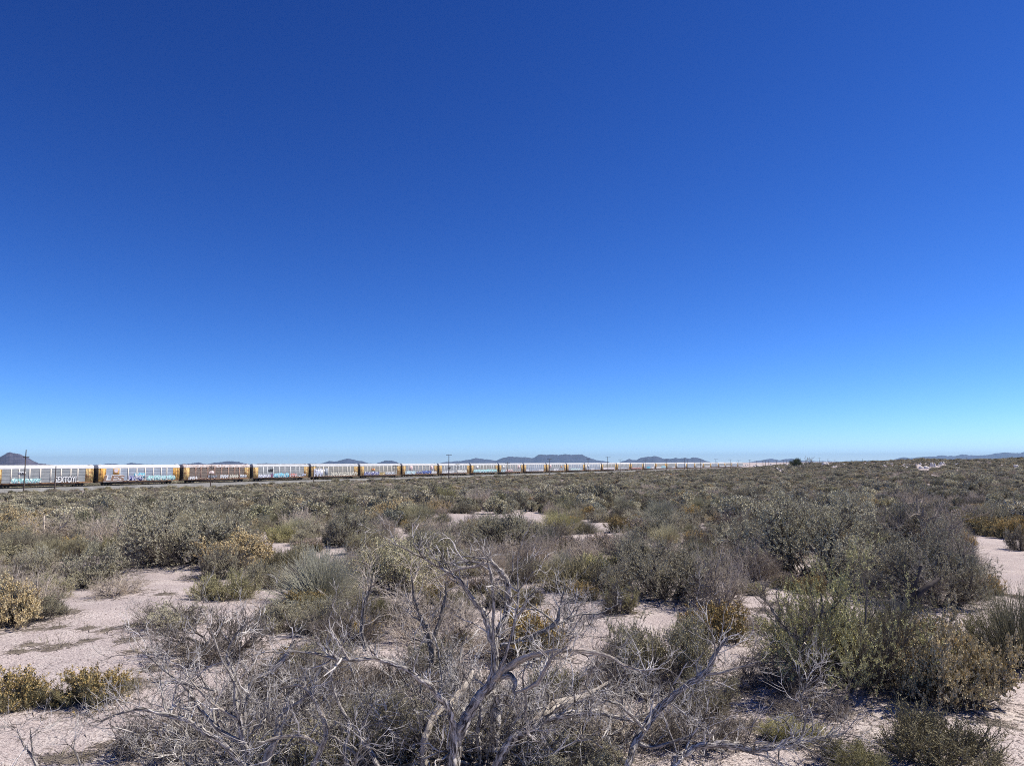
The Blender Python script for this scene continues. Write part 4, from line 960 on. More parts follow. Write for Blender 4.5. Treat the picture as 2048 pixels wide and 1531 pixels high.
dead_wood('dead_tree', 'bleached twisted dead tree in the centre foreground with a broken hooked top', 'dead tree', [
 ([(905, 1545, D0, 34), (913, 1490, D0, 30), (930, 1440, D0, 27), (958, 1398, D0, 22), (985, 1360, D0 + .02, 20), (991, 1305, D0 + .05, 15), (981, 1264, D0 + .08, 15), (969, 1226, D0 + .1, 14), (946, 1197, D0 + .12, 11), (914, 1156, D0 + .1, 9), (893, 1143, D0 + .05, 8), (850, 1118, D0, 5), (814, 1098, D0 - .05, 4), (775, 1083, D0 - .1, 2)], W1),
 ([(988, 1300, D0 + .08, 14), (991, 1276, D0 + .1, 17), (1002, 1252, D0 + .15, 17), (1013, 1223, D0 + .2, 16), (1019, 1188, D0 + .22, 18), (1013, 1159, D0 + .2, 16), (999, 1138, D0 + .18, 17), (988, 1126, D0 + .15, 13), (978, 1117, D0 + .15, 4)], W1),
 ([(984, 1124, D0 + .15, 8), (969, 1127, D0 + .13, 12), (943, 1133, D0 + .1, 9), (914, 1139, D0 + .06, 7), (893, 1145, D0 + .03, 5), (870, 1158, D0, 2)], W2),
 ([(988, 1300, D0 + .05, 10), (987, 1241, D0, 8), (988, 1203, D0 - .02, 9), (984, 1159, D0 - .03, 8), (977, 1128, D0 - .03, 6), (974, 1112, D0 - .02, 2)], W1),
 ([(990, 1355, D0, 10), (1002, 1330, D0 - .05, 10), (1013, 1305, D0 - .08, 9), (1025, 1264, D0 - .1, 9), (1031, 1232, D0 - .1, 8), (1036, 1195, D0 - .08, 6), (1036, 1165, D0 - .05, 5), (1034, 1132, D0 - .02, 2)], W1),
 ([(1031, 1236, D0 - .1, 6), (1043, 1222, D0 - .12, 5), (1051, 1212, D0 - .13, 3)], W2),
 ([(1036, 1180, D0 - .06, 4), (1055, 1158, D0 - .1, 3), (1072, 1135, D0 - .13, 1.5)], W1),
 ([(990, 1358, D0, 18), (1010, 1340, D0 - .04, 20), (1031, 1326, D0 - .08, 19), (1060, 1311, D0 - .15, 15), (1104, 1302, D0 - .22, 10), (1145, 1301, D0 - .28, 9), (1196, 1305, D0 - .33, 8), (1230, 1318, D0 - .36, 7), (1252, 1332, D0 - .4, 6), (1290, 1340, D0 - .42, 4), (1312, 1335, D0 - .45, 2)], W2),
 ([(1000, 1352, D0 - .03, 12), (1022, 1350, D0 - .12, 13), (1030, 1362, D0 - .18, 12), (1028, 1380, D0 - .2, 9), (1034, 1390, D0 - .22, 3)], W1),
 ([(1030, 1385, D0 - .2, 5), (1051, 1378, D0 - .3, 8), (1075, 1364, D0 - .33, 10), (1088, 1342, D0 - .35, 8), (1100, 1320, D0 - .36, 7), (1106, 1300, D0 - .37, 4), (1107, 1270, D0 - .38, 2)], W2),
 ([(1100, 1318, D0 - .36, 5), (1120, 1302, D0 - .4, 5), (1137, 1290, D0 - .43, 3)], W2),
 ([(1100, 1318, D0 - .36, 5), (1130, 1314, D0 - .4, 4), (1160, 1304, D0 - .45, 2)], W2),
 ([(1102, 1318, D0 - .36, 4), (1088, 1305, D0 - .4, 4), (1072, 1290, D0 - .42, 2)], W2),
 ([(902, 1545, D0 - .1, 24), (908, 1500, D0 - .1, 20), (905, 1437, D0 - .12, 19), (896, 1412, D0 - .14, 18), (884, 1396, D0 - .16, 18), (865, 1378, D0 - .2, 16), (840, 1358, D0 - .24, 15), (812, 1338, D0 - .28, 15), (791, 1329, D0 - .3, 14), (770, 1318, D0 - .33, 16), (745, 1316, D0 - .36, 10), (694, 1318, D0 - .4, 9), (660, 1313, D0 - .45, 8), (609, 1303, D0 - .5, 5), (560, 1302, D0 - .55, 3), (530, 1304, D0 - .6, 1.5)], W1),
 ([(697, 1318, D0 - .4, 8), (686, 1298, D0 - .4, 7), (676, 1282, D0 - .4, 6), (667, 1266, D0 - .4, 5), (659, 1247, D0 - .4, 2)], W2),
 ([(680, 1292, D0 - .4, 4), (690, 1280, D0 - .4, 3), (694, 1268, D0 - .4, 1.5)], W2),
 ([(850, 1560, D0 + .1, 22), (848, 1500, D0 + .05, 20), (856, 1458, D0 + .1, 19), (870, 1430, D0 + .2, 18), (905, 1400, D0 + .4, 16), (930, 1370, D0 + .6, 13), (945, 1340, D0 + .8, 10)], W2),
 ([(985, 1500, D0 + .25, 26), (990, 1450, D0 + .3, 27), (995, 1410, D0 + .35, 24), (990, 1380, D0 + .3, 18)], W1),
 ([(960, 1500, D0 + .2, 12), (955, 1462, D0 + .2, 11), (962, 1425, D0 + .22, 9), (958, 1395, D0 + .25, 4)], W1),
], b0, 560, 5, nm=60, span=1.0)
b1 = gp(1010, 1518)
dead_wood('dead_tree', 'grey dead trunk lying low right of the central dead tree with raised stubs', 'dead tree', [
 ([(985, 1560, D0 + .05, 26), (1000, 1517, D0, 24), (1027, 1479, D0, 22), (1045, 1465, D0 + .02, 24), (1062, 1455, D0 + .05, 26), (1107, 1434, D0 + .1, 20), (1161, 1423, D0 + .2, 18), (1205, 1425, D0 + .3, 12), (1260, 1440, D0 + .4, 7), (1300, 1446, D0 + .45, 3)], W1),
 ([(1058, 1455, D0 + .08, 22), (1082, 1434, D0 + .2, 27), (1110, 1412, D0 + .35, 24), (1140, 1402, D0 + .5, 16), (1180, 1385, D0 + .7, 9), (1220, 1362, D0 + .9, 5)], W2),
 ([(1060, 1456, D0, 8), (1050, 1425, D0 - .1, 7), (1052, 1395, D0 - .15, 6), (1045, 1360, D0 - .2, 4), (1050, 1330, D0 - .2, 2)], W1),
 ([(1180, 1424, D0 + .2, 8), (1184, 1395, D0 + .1, 6), (1172, 1365, D0, 5), (1190, 1330, D0 - .1, 3), (1200, 1300, D0 - .1, 1.5)], W1),
], b1, 300, 6, nm=32, span=.95)
D1 = 6.6
b2 = gp(1285, 1475)
dead_wood('dead_tree', 'dark dead limb leaning up to a pale forked tip right of the dead tree', 'dead tree', [
 ([(1250, 1540, D1 - .25, 16), (1275, 1475, D1 - .1, 16), (1303, 1434, D1, 17), (1320, 1416, D1, 16), (1336, 1399, D1, 14), (1376, 1366, D1 - .03, 12), (1402, 1350, D1 - .05, 11), (1418, 1336, D1 - .06, 12), (1430, 1307, D1 - .05, 10), (1442, 1292, D1 - .05, 6), (1457, 1272, D1 - .05, 3)], W1),
 ([(1412, 1346, D1 - .06, 8), (1440, 1345, D1 - .12, 7), (1462, 1338, D1 - .16, 5), (1495, 1328, D1 - .2, 4), (1521, 1320, D1 - .25, 2)], W2),
 ([(1430, 1308, D1 - .05, 5), (1428, 1280, D1 - .1, 4), (1412, 1235, D1 - .15, 1.5)], W1),
 ([(1290, 1462, D1 - .1, 12), (1265, 1432, D1 - .2, 9), (1240, 1410, D1 - .25, 7), (1205, 1398, D1 - .3, 4)], W1),
 ([(1275, 1485, D1 - .1, 11), (1310, 1492, D1 - .15, 9), (1365, 1476, D1 - .2, 7), (1410, 1455, D1 - .2, 3)], W1),
], b2, 240, 7, nm=24, span=.75)
b3 = gp(1372, 1520)
dead_wood('fallen_log', 'thick dark fallen log arching over the sand at the lower right', 'log', [
 ([(1345, 1545, 6.2, 22), (1362, 1512, 6.25, 20), (1389, 1495, 6.3, 19), (1430, 1487, 6.35, 17), (1475, 1492, 6.35, 17), (1515, 1498, 6.3, 14), (1560, 1490, 6.3, 12), (1600, 1479, 6.35, 9), (1640, 1474, 6.4, 6), (1672, 1470, 6.45, 3)], W1),
 ([(1600, 1480, 6.35, 5), (1610, 1440, 6.3, 4), (1602, 1400, 6.3, 3), (1615, 1360, 6.3, 1.5)], W1),
], b3, 70, 8)
D2 = 6.1
b4 = gp(480, 1530)
dead_wood('dead_shrub', 'large tangled grey dead shrub in the left foreground reaching over the sand', 'dead shrub', [
 ([(500, 1560, D2, 22), (490, 1500, D2, 18), (481, 1445, D2, 15), (472, 1405, D2, 12), (470, 1350, D2 + .05, 9), (455, 1310, D2 + .1, 7), (470, 1270, D2 + .1, 4), (500, 1240, D2 + .1, 2)], W1),
 ([(500, 1545, D2 - .1, 16), (440, 1480, D2 - .15, 12), (410, 1462, D2 - .2, 11), (376, 1441, D2 - .2, 10), (342, 1431, D2 - .22, 10), (291, 1419, D2 - .25, 7), (239, 1426, D2 - .3, 5), (194, 1444, D2 - .35, 2)], W1),
 ([(488, 1490, D2, 10), (430, 1450, D2, 8), (393, 1405, D2, 7), (376, 1381, D2, 6), (342, 1350, D2, 5), (301, 1316, D2, 3), (284, 1300, D2, 1.5)], W1),
 ([(480, 1440, D2, 9), (430, 1410, D2 - .05, 6), (395, 1375, D2 - .1, 5), (365, 1335, D2 - .1, 3), (350, 1300, D2 - .1, 1.5)], W2),
 ([(485, 1450, D2, 10), (506, 1364, D2 + .1, 9), (547, 1337, D2 + .2, 12), (578, 1303, D2 + .25, 10), (590, 1280, D2 + .3, 4)], W1),
 ([(520, 1560, D2 - .05, 20), (535, 1510, D2 - .05, 18), (552, 1470, D2, 14), (560, 1430, D2 + .05, 9), (610, 1390, D2 + .1, 6), (640, 1350, D2 + .2, 3)], W2),
 ([(480, 1440, D2, 6), (478, 1380, D2 - .1, 5), (440, 1310, D2 - .1, 4), (420, 1250, D2 - .1, 3), (400, 1215, D2 - .1, 1.5)], W1),
 ([(610, 1560, D2, 16), (640, 1500, D2, 13), (652, 1460, D2, 12), (630, 1400, D2 + .05, 8), (600, 1370, D2 + .1, 6), (560, 1375, D2 + .1, 3)], W2),
 ([(640, 1490, D2, 9), (600, 1470, D2 - .1, 8), (550, 1475, D2 - .15, 6), (500, 1495, D2 - .2, 2)], W2),
], b4, 620, 9, tl=(.12, .48), nm=56, span=1.05)
b5 = gp(690, 1540)
dead_wood('dead_shrub', 'thin upright dead stems between the left dead shrub and the central dead tree', 'dead shrub', [
 ([(700, 1560, 6.0, 14), (690, 1500, 6.0, 10), (700, 1450, 6.05, 8), (675, 1400, 6.1, 6), (665, 1345, 6.1, 4), (690, 1290, 6.15, 2)], W1),
 ([(770, 1560, 6.0, 14), (745, 1510, 6.05, 11), (720, 1470, 6.1, 8), (735, 1430, 6.1, 5), (755, 1390, 6.15, 2)], W1),
], b5, 170, 10, nm=16, span=.85)
b6 = gp(880, 1290)
dead_wood('dead_shrub', 'dark forked dead stems just behind the left side of the dead tree', 'dead shrub', [
 ([(865, 1325, 7.9, 14), (858, 1280, 7.9, 15), (845, 1240, 7.9, 12), (830, 1210, 7.9, 10), (826, 1170, 7.9, 5), (820, 1130, 7.9, 3)], 'dwoodk'),
 ([(862, 1290, 7.9, 14), (875, 1250, 7.95, 11), (890, 1200, 8.0, 8), (893, 1160, 8.0, 3)], 'dwoodk'),
 ([(730, 1300, 7.6, 10), (722, 1250, 7.6, 9), (730, 1205, 7.6, 8), (738, 1185, 7.6, 4), (745, 1150, 7.6, 2)], 'dwoodk'),
], b6, 240, 11, twmat='twig', nm=20, span=.8)
b7 = gp(1110, 1275)
dead_wood('dead_shrub', 'thin dead stems standing right of the dead tree over the shaded sand', 'dead shrub', [
 ([(1000, 1290, 7.6, 10), (1050, 1275, 7.7, 9), (1085, 1262, 7.7, 9), (1112, 1245, 7.7, 10), (1120, 1215, 7.7, 4), (1130, 1170, 7.7, 1.5)], W1),
 ([(1112, 1246, 7.7, 6), (1085, 1225, 7.6, 5), (1058, 1205, 7.6, 3), (1050, 1190, 7.6, 1.5)], W1),
 ([(1112, 1248, 7.7, 6), (1150, 1230, 7.8, 5), (1200, 1225, 7.9, 4), (1240, 1205, 8, 1.5)], W1),
], b7, 170, 12, twmat='dtwig', nm=14, span=.7)
b8 = gp(1595, 1260)
dead_wood('dead_shrub', 'thin dark dead branch reaching over the sand gap left of the big olive-tipped saltbush', 'dead shrub', [
 ([(1620, 1300, 8.3, 8), (1590, 1272, 8.3, 10), (1575, 1262, 8.3, 9), (1555, 1235, 8.3, 7), (1535, 1205, 8.3, 5), (1510, 1180, 8.3, 2)], W1),
 ([(1590, 1272, 8.3, 8), (1610, 1270, 8.25, 8), (1622, 1255, 8.2, 6), (1645, 1248, 8.2, 4)], W1),
], b8, 40, 13, twmat='twigd')
b10 = gp(1820, 1215)
dead_wood('dead_shrub', 'leaning twin trunks coloured dark as shade under the dense round saltbush at the right', 'dead shrub', [
 ([(1812, 1235, 10.2, 8), (1825, 1205, 10.2, 12), (1850, 1175, 10.2, 15), (1880, 1155, 10.3, 9)], 'tie'),  # dark sleeper timber puts the bush's shade into the trunk colour
 ([(1822, 1210, 10.2, 7), (1830, 1165, 10.2, 10), (1842, 1130, 10.2, 9)], 'tie'),
], b10, 10, 15, twmat='twigd')
b11 = gp(60, 1545)
dead_wood('dead_shrub', 'slender forked dead sapling in the bottom left corner', 'dead shrub', [
 ([(80, 1550, 5.9, 9), (66, 1515, 5.9, 6), (48, 1490, 5.9, 4), (35, 1462, 5.9, 1.5)], W1),
 ([(66, 1515, 5.9, 4), (62, 1480, 5.9, 3), (60, 1455, 5.9, 1.5)], W1),
 ([(165, 1550, 5.8, 5), (155, 1510, 5.8, 4), (140, 1490, 5.8, 1.5)], W1),
], b11, 14, 16, tl=(.08, .25))

# ------------------------------------------------------------------ far tree and bare tree
def far_tree():
    rng = np.random.default_rng(4); p = at(1592, 930, 520); z = H1(p[0], p[1])
    root = link('tree', None); root.location = (p[0], p[1], z); root.scale = (1.5, 1.5, 1.3); props(root, 'single dense dark green tree on the right skyline', 'tree')
    g = Geo(); P = grow(np.array([[0, 0, -.2], [.4, 0, -.2], [-.3, .2, -.2]]), np.array([[.1, 0, 1.], [.5, .1, 1], [-.5, 0, 1]]), np.array([3.2, 3.4, 3.2]), 6, .1, .1, rng)
    R = np.linspace(.16, .06, 6)[None] * np.ones((3, 1)); tubes(g, P, R, 6); S, D, r, _ = kids(P, R, 7, .3, 1, .8, rng); P1 = grow(S, D, rng.uniform(.8, 1.9, len(S)), 5, .2, .06, rng); tubes(g, P1, np.linspace(.05, .015, 5)[None] * np.ones((len(S), 1)), 4)
    link('trunk', g.build('trunk', M['stem']), root)
    g = Geo(); c = []
    while len(c) < 60:
        q = rng.uniform(-1, 1, 3)
        if q @ q < 1 and q[2] > -.85: c.append(q * [2.9, 2.5, 1.75] + [0, 0, 2.35 + .35 * rng.normal()])
    c = np.array(c); pi = np.repeat(np.arange(len(c)), 260); S = c[pi] + rng.normal(size=(len(pi), 3)) * .38
    D = unit(rng.normal(size=S.shape)); N = unit(np.cross(D, rng.normal(size=S.shape))); l = rng.uniform(.08, .2, (len(S), 1))
    g.add(np.stack([S, S + D * l * .5 + N * l * .35, S + D * l, S + D * l * .5 - N * l * .35], 1).reshape(-1, 3), np.arange(len(S) * 4).reshape(-1, 4))
    link('crown', g.build('crown', M['tree']), root)
    p = at(1618, 930, 515); z = H1(p[0], p[1]); root = link('bare_tree', None); root.location = (p[0], p[1], z); root.scale = (1.3, 1.3, 1.3); props(root, 'leafless grey tree standing against the right side of the dense dark tree', 'tree')
    n = 7; a = rng.uniform(0, 2 * PI, n); D = np.stack([np.cos(a) * .55, np.sin(a) * .4, np.ones(n)], 1); g = Geo()
    P = grow(np.zeros((n, 3)) + rng.normal(size=(n, 3)) * [.5, .3, 0], D, rng.uniform(3.4, 5.6, n), 7, .1, .05, rng); R = np.linspace(.11, .03, 7)[None] * np.ones((n, 1)); tubes(g, P, R, 5)
    link('trunk', g.build('trunk', M['twigd']), root); g = Geo()
    S, D, r, _ = kids(P, R, 9, .25, 1, .6, rng); P1 = grow(S, D, rng.uniform(.6, 1.7, len(S)), 5, .15, .12, rng); R1 = np.linspace(.035, .015, 5)[None] * np.ones((len(S), 1)); tubes(g, P1, R1, 4)
    S, D, r, _ = kids(P1, R1, 6, .25, 1, .6, rng); P2 = grow(S, D, rng.uniform(.3, .8, len(S)), 4, .15, .12, rng); tubes(g, P2, np.linspace(.015, .008, 4)[None] * np.ones((len(S), 1)), 3)
    link('branches', g.build('branches', M['twigd']), root)
far_tree()

# ------------------------------------------------------------------ pale sand banks and rocks
M['pale'] = mat('pale_caliche', (.74, .68, .60), (.82, .77, .70), 1.2, c3=(.62, .55, .47), fine=3)
BANKS = []
def bank(px, py, wpx, hpx, label, seed, group=None):
    p = onground(px, py); d = p[1]; w = wpx / FPX * d; h = hpx / FPX * d + .8; BANKS.append((p[0], p[1], w * .6)); rng = np.random.default_rng(seed); g = Geo()
    for q in range(5):
        cx, s = rng.uniform(-.35, .35) * w, rng.uniform(.45, .9); n, m = 14, 6; V = []
        for i in range(m + 1):
            ph = i / m * PI / 2
            for j in range(n):
                th = j / n * 2 * PI; rr = 1 + .28 * vnoise(cx + 3 * math.cos(th), 3 * math.sin(th) + i, seed) + rng.normal() * .05
                V.append((cx + w * .3 * s * rr * math.cos(ph) * math.cos(th), w * .22 * s * rr * math.cos(ph) * math.sin(th), h * s * math.sin(ph) * rr - .15))
        k = np.arange((m + 1) * n).reshape(m + 1, n); kn = np.roll(k, -1, 1)
        g.add(V, np.stack([k[:-1], kn[:-1], kn[1:], k[1:]], -1).reshape(-1, 4))
    o = link('sand_bank', g.build('sand_bank', M['pale'])); o.location = p; props(o, label, 'sand bank', group)
for i, q in enumerate([(1847, 937, 22, 3.2, 'pale sand bank low on the left foot of the knoll at the right skyline'), (1866, 933, 12, 9, 'bright white bank near the top of the knoll at the right skyline'),
        (1880, 930, 10, 5, 'small pale bank on the right shoulder of the knoll at the right skyline'), (1810, 938, 12, 2.5, 'pale sand patch left of the knoll'),
        (1917, 938, 10, 2, 'pale sand patch right of the knoll'), (1557, 939, 10, 2.4, 'white sand patch in the scrub below the distant poles, left one'),
        (1565, 941, 8, 2.0, 'white sand patch in the scrub below the distant poles, right one'), (1524, 935, 5, 4, 'small bright white bank right of the end of the train'),
        (1650, 929, 16, 4, 'pale bank on the skyline right of the bare tree'), (1515, 932, 16, 2.2, 'pale streak of sand beyond the end of the train'),
        (1490, 931.5, 10, 2.0, 'pale bank touching the last railcar'), (1575, 930, 14, 2.5, 'pale bank just left of the dark tree'), (1688, 929.5, 8, 1.6, 'small pale bank between tree and knoll'),
        (2032, 934, 12, 2.5, 'pale bank on the ridge at the right edge'), (1545, 929, 12, 2.0, 'pale bank below the middle distant poles')]): bank(*q[:4], q[4], 50 + i)
rb = random.Random(8)
for i in range(26):
    px = rb.uniform(1488, 1800) if i < 13 else rb.uniform(1780, 2046); bank(px, (930 if px < 1780 else 928) + rb.uniform(-2, 5) - (px > 1900) * 2, rb.uniform(4, 11), rb.uniform(.8, 2.2), 'small pale bank among the scrub near the skyline, right half of the photo', 90 + i, 'small pale banks near the skyline')

# ------------------------------------------------------------------ open scrub
rng = np.random.default_rng(77)
DESC = dict(sage='grey-green saltbush', sageL='tall grey-green saltbush', gold='golden leaved bush', straw='straw-coloured bush', dead='grey dead shrub', deadS='dark dead shrub', olive='low dark green bush', snake='yellow-tipped bush', pink='pinkish bush', broom='green broom bush', tuft='feathery grey-green tuft')
KS = ['sage', 'sageL', 'dead', 'deadS', 'broom', 'tuft', 'olive', 'snake', 'gold', 'straw', 'pink']
PR = np.array([.29, .12, .10, .06, .07, .05, .08, .08, .05, .085, .045]); PR /= PR.sum()
pts = []
r = 9.0
HBn = np.array([(x, y, w) for x, y, w in HB])
while r < 1150:
    s = 1.12 + r / 140 if r < 260 else 2.95 + (r - 260) / 260
    n = int(rad(2 * 46) * r / s); a = np.linspace(-rad(46), rad(46), n) + rng.normal(size=n) * .35 * s / r; rr = r + rng.normal(size=n) * .35 * s
    x, y = rr * np.sin(a), rr * np.cos(a); q = (x - T0[0]) * TN[0] + (y - T0[1]) * TN[1]
    ok = (q > 5.4) | ((q < -8) & (r < 700)) | ((x - T0[0]) * TU[0] + (y - T0[1]) * TU[1] > 1000)
    gap = fbm(x, y, 9 + r * .03, 31); ok &= gap > -.50
    for X_, Y_ in zip(x[ok], y[ok]): pts.append((X_, Y_, s))
    r += s * .92
pts = np.array(pts); Z = np.concatenate([H(c[:, 0], c[:, 1]) for c in np.array_split(pts, max(1, len(pts) // 20000))])
cc = (np.stack([pts[:, 0], pts[:, 1], Z - CAMZ], 1)) @ RM; PXs = 1024 + FPX * cc[:, 0] / -cc[:, 2]; PYs = 765.5 - FPX * cc[:, 1] / -cc[:, 2]
inview = (cc[:, 2] < 0) & (PXs > -60) & (PXs < 2110)
def inside(px, py, boxes): return np.any([(px > a) & (px < b) & (py > c) & (py < d) for a, b, c, d in boxes], axis=0)
CLEAR = [(130, 440, 1150, 3000), (-50, 440, 1245, 3000), (440, 1130, 1330, 3000), (1130, 1260, 1215, 3000), (1260, 2100, 1190, 3000), (1185, 1235, 1120, 1172), (1950, 2100, 1100, 1300), (1090, 1262, 1046, 1080), (1150, 1262, 1078, 1106), (1935, 2100, 1072, 1300), (535, 585, 1096, 1130), (880, 912, 1032, 1042), (1010, 1070, 1004, 1014), (180, 560, 1135, 1200), (1270, 1310, 1080, 1100)]
keep = ~(inview & inside(PXs, PYs, CLEAR))
for hx, hy, hw in HB:
    keep &= np.hypot(pts[:, 0] - hx, pts[:, 1] - hy) > hw * .75 + .1
for hx, hy, hw in BANKS: keep &= (np.abs(pts[:, 0] - hx * pts[:, 1] / hy) > hw) | (pts[:, 1] > hy + 8) | (pts[:, 1] < hy - 55)
pts, Z, PXs, PYs, inview = pts[keep], Z[keep], PXs[keep], PYs[keep], inview[keep]
kid = rng.choice(len(KS), len(pts), p=PR)
pn = fbm(pts[:, 0], pts[:, 1], 14, 61); swap = rng.random(len(pts)) < .55
kid = np.where(swap & (pn > .22), KS.index('broom'), kid); kid = np.where(swap & (pn < -.26), KS.index('dead'), kid)
pn = fbm(pts[:, 0], pts[:, 1], 22, 67); kid = np.where(swap & (pn > .34), rng.choice([KS.index('gold'), KS.index('snake'), KS.index('straw')], len(pts)), kid)
dist = np.hypot(pts[:, 0], pts[:, 1])
BW = dict(sage=(1.15, .68), sageL=(1.5, .95), dead=(1.1, .7), deadS=(1.0, .6), broom=(.95, .65), tuft=(1.0, .6), olive=(.9, .45), snake=(.8, .42), gold=(1.0, .65), straw=(1.0, .7), pink=(.85, .4))
LAND = [(1600, 1160, 'the large trunked saltbush'), (1842, 1115, 'the bare upright dead shrub'), (1875, 1225, 'the dense round saltbush at right'), (1335, 1210, 'the dark twiggy saltbush'),
        (1440, 1225, 'the spiky grey dead shrub'), (1150, 1185, 'the moss green cushion shrub'), (1015, 1105, 'the dense domed saltbush'), (915, 1100, 'the grey fan of dead twigs'),
        (838, 1052, 'the dark green broom bush'), (775, 1050, 'the pale golden bush'), (640, 1215, 'the spiky grass tuft'), (190, 1175, 'the pale green rounded saltbush'),
        (370, 1135, 'the largest left saltbush'), (485, 1125, 'the bright golden bush'), (20, 1080, 'the pale golden shrub at the left edge'), (100, 1090, 'the wide grey dead shrub'),
        (220, 1095, 'the branching dead shrub'), (600, 1065, 'the dark twiggy shrub'), (565, 1085, 'the light green low shrub'), (1120, 1070, 'the bright yellow-green broom bush'),
        (1170, 1068, 'the compact grey tuft'), (1210, 1103, 'the pinkish cushion bush'), (1322, 1050, 'the feathery tuft'), (1185, 1020, 'the olive broom bush'), (1240, 1065, 'the rusty yellow bush'),
        (1290, 1078, 'the wide pinkish brown bush'), (1975, 1072, 'the olive-brown bush past the sand'), (1510, 1165, 'the bare grey shrub'), (960, 1010, 'the open dead shrub'),
        (870, 1005, 'the middle distance dark green bush'), (1480, 1040, 'the feathery green tuft'), (700, 1095, 'the bush above the spiky tuft'), (860, 1160, 'the pale straw bush')]
order = np.argsort(dist + (~inview) * 1e6); NI = 215; ind = set(order[:NI].tolist()); done = set()
USED = set()
for i in order[:NI]:
    k = KS[kid[i]]; w, h = BW[k]; f = rng.uniform(.75, 1.2); near = dist[i] < 26
    bx, by = PXs[i], PYs[i]
    if dist[i] < 17: k = ('olive', 'snake', 'pink', 'sage', 'olive')[int(i) % 5]; w, h = BW[k]; f *= .75
    size = 'large' if w * f > 1.5 else ('small' if w * f < .9 else ''); lab = None
    for lm in sorted(LAND, key=lambda L_: abs(L_[0] - bx) + 1.6 * abs(L_[1] - by))[:6]:
        dx, dy = bx - lm[0], by - lm[1]; rel = ('left of' if dx < 0 else 'right of') if abs(dx) > 1.6 * abs(dy) else ('just behind' if dy < 0 else 'just in front of')
        if abs(dx) + abs(dy) > 75: rel = 'well ' + rel.replace('just ', '')
        c_ = ' '.join(f'{size} {DESC[k]} {rel} {lm[2]}'.split()); lab = lab or c_
        if c_ not in USED and len(c_.split()) <= 15: lab = c_; break
    USED.add(lab)
    place_shrub(k, pts[i, 0], pts[i, 1], w * f, h * f * rng.uniform(.85, 1.1), lab, f'{DESC[k]} plants in the middle distance', detailed=near, seed=int(i))
# the far scrub nobody could count: one object, instancing the same plants
prot = [(k, v, 0) for k in KS for v in range(len(KIND[k]))] + [(k, v, 1) for k in KS for v in range(len(FAR[k]))]
PD = {p: (FAR if p[2] else KIND)[p[0]][p[1]] for p in prot}
pidx = {p: i for i, p in enumerate(prot)}
rest = np.array([i for i in range(len(pts)) if i not in ind])
choice = []
for i in rest:
    k = KS[kid[i]]; fr = int(dist[i] > rng.uniform(30, 60)); choice.append((k, int(rng.integers(len((FAR if fr else KIND)[k]))), fr))
ip = np.array([pidx[c] for c in choice])
pm = bpy.data.meshes.new('scrub'); pm.vertices.add(len(rest)); co = np.stack([pts[rest, 0], pts[rest, 1], Z[rest] - .03], 1); pm.vertices.foreach_set('co', co.ravel())
scl = np.zeros((len(rest), 3)); 
for j, i in enumerate(rest):
    k = KS[kid[i]]; w, h = BW[k]; pr = PD[choice[j]]; f = rng.uniform(.6, 1.0) + .7 * rng.random() ** 3; b = 1 + max(0, (pts[i, 2] - 1.5)) * .38
    scl[j] = (w * f * b / 2 / pr['r'] * rng.uniform(.75, 1.3), w * f * b / 2 / pr['r'] * rng.uniform(.75, 1.3), h * f * (1 + (b - 1) * .18) / pr['h'])
rot = np.zeros((len(rest), 3)); rot[:, 2] = rng.uniform(0, 2 * PI, len(rest)); rot[:, :2] = rng.normal(size=(len(rest), 2)) * .13
for nm, ty, ar in (('scl', 'FLOAT_VECTOR', scl), ('rot', 'FLOAT_VECTOR', rot)):
    at_ = pm.attributes.new(nm, ty, 'POINT'); at_.data.foreach_set('vector', ar.ravel())
at_ = pm.attributes.new('pid', 'INT', 'POINT'); at_.data.foreach_set('value', ip.astype(np.int32))
so_ = props(link('scrub', pm), 'grey-green scrub covering the plain into the distance', 'scrub', kind='stuff')
ng = bpy.data.node_groups.new('scatter', 'GeometryNodeTree')
ng.interface.new_socket('Geometry', in_out='INPUT', socket_type='NodeSocketGeometry'); ng.interface.new_socket('Geometry', in_out='OUTPUT', socket_type='NodeSocketGeometry')
gi, go = ng.nodes.new('NodeGroupInput'), ng.nodes.new('NodeGroupOutput')
iop = ng.nodes.new('GeometryNodeInstanceOnPoints'); iop.inputs['Pick Instance'].default_value = True
g2i = ng.nodes.new('GeometryNodeGeometryToInstance')
PROTO = []
for p_ in prot:
    o = bpy.data.objects.new('plant_shape', PD[p_]['joined']); PROTO.append(o)   # data only, never linked to the scene
    oi = ng.nodes.new('GeometryNodeObjectInfo'); oi.inputs['Object'].default_value = o; oi.inputs['As Instance'].default_value = True; oi.transform_space = 'ORIGINAL'
    ng.links.new(oi.outputs['Geometry'], g2i.inputs['Geometry'])
def named(nm, dt):
    n = ng.nodes.new('GeometryNodeInputNamedAttribute'); n.data_type = dt; n.inputs['Name'].default_value = nm; return n.outputs['Attribute']
jn = ng.nodes.new('GeometryNodeJoinGeometry')
ng.nodes.remove(g2i)
for n in [n for n in ng.nodes if n.bl_idname == 'GeometryNodeObjectInfo'][::-1]: ng.links.new(n.outputs['Geometry'], jn.inputs[0])
ng.links.new(gi.outputs[0], iop.inputs['Points']); ng.links.new(jn.outputs[0], iop.inputs['Instance'])
ng.links.new(named('pid', 'INT'), iop.inputs['Instance Index']); ng.links.new(named('scl', 'FLOAT_VECTOR'), iop.inputs['Scale'])
e2r = ng.nodes.new('FunctionNodeEulerToRotation'); ng.links.new(named('rot', 'FLOAT_VECTOR'), e2r.inputs[0]); ng.links.new(e2r.outputs[0], iop.inputs['Rotation'])
ng.links.new(iop.outputs[0], go.inputs[0])
md = so_.modifiers.new('scatter', 'NODES'); md.node_group = ng
print('scrub instances', len(rest), 'individual', NI + len(HERO))

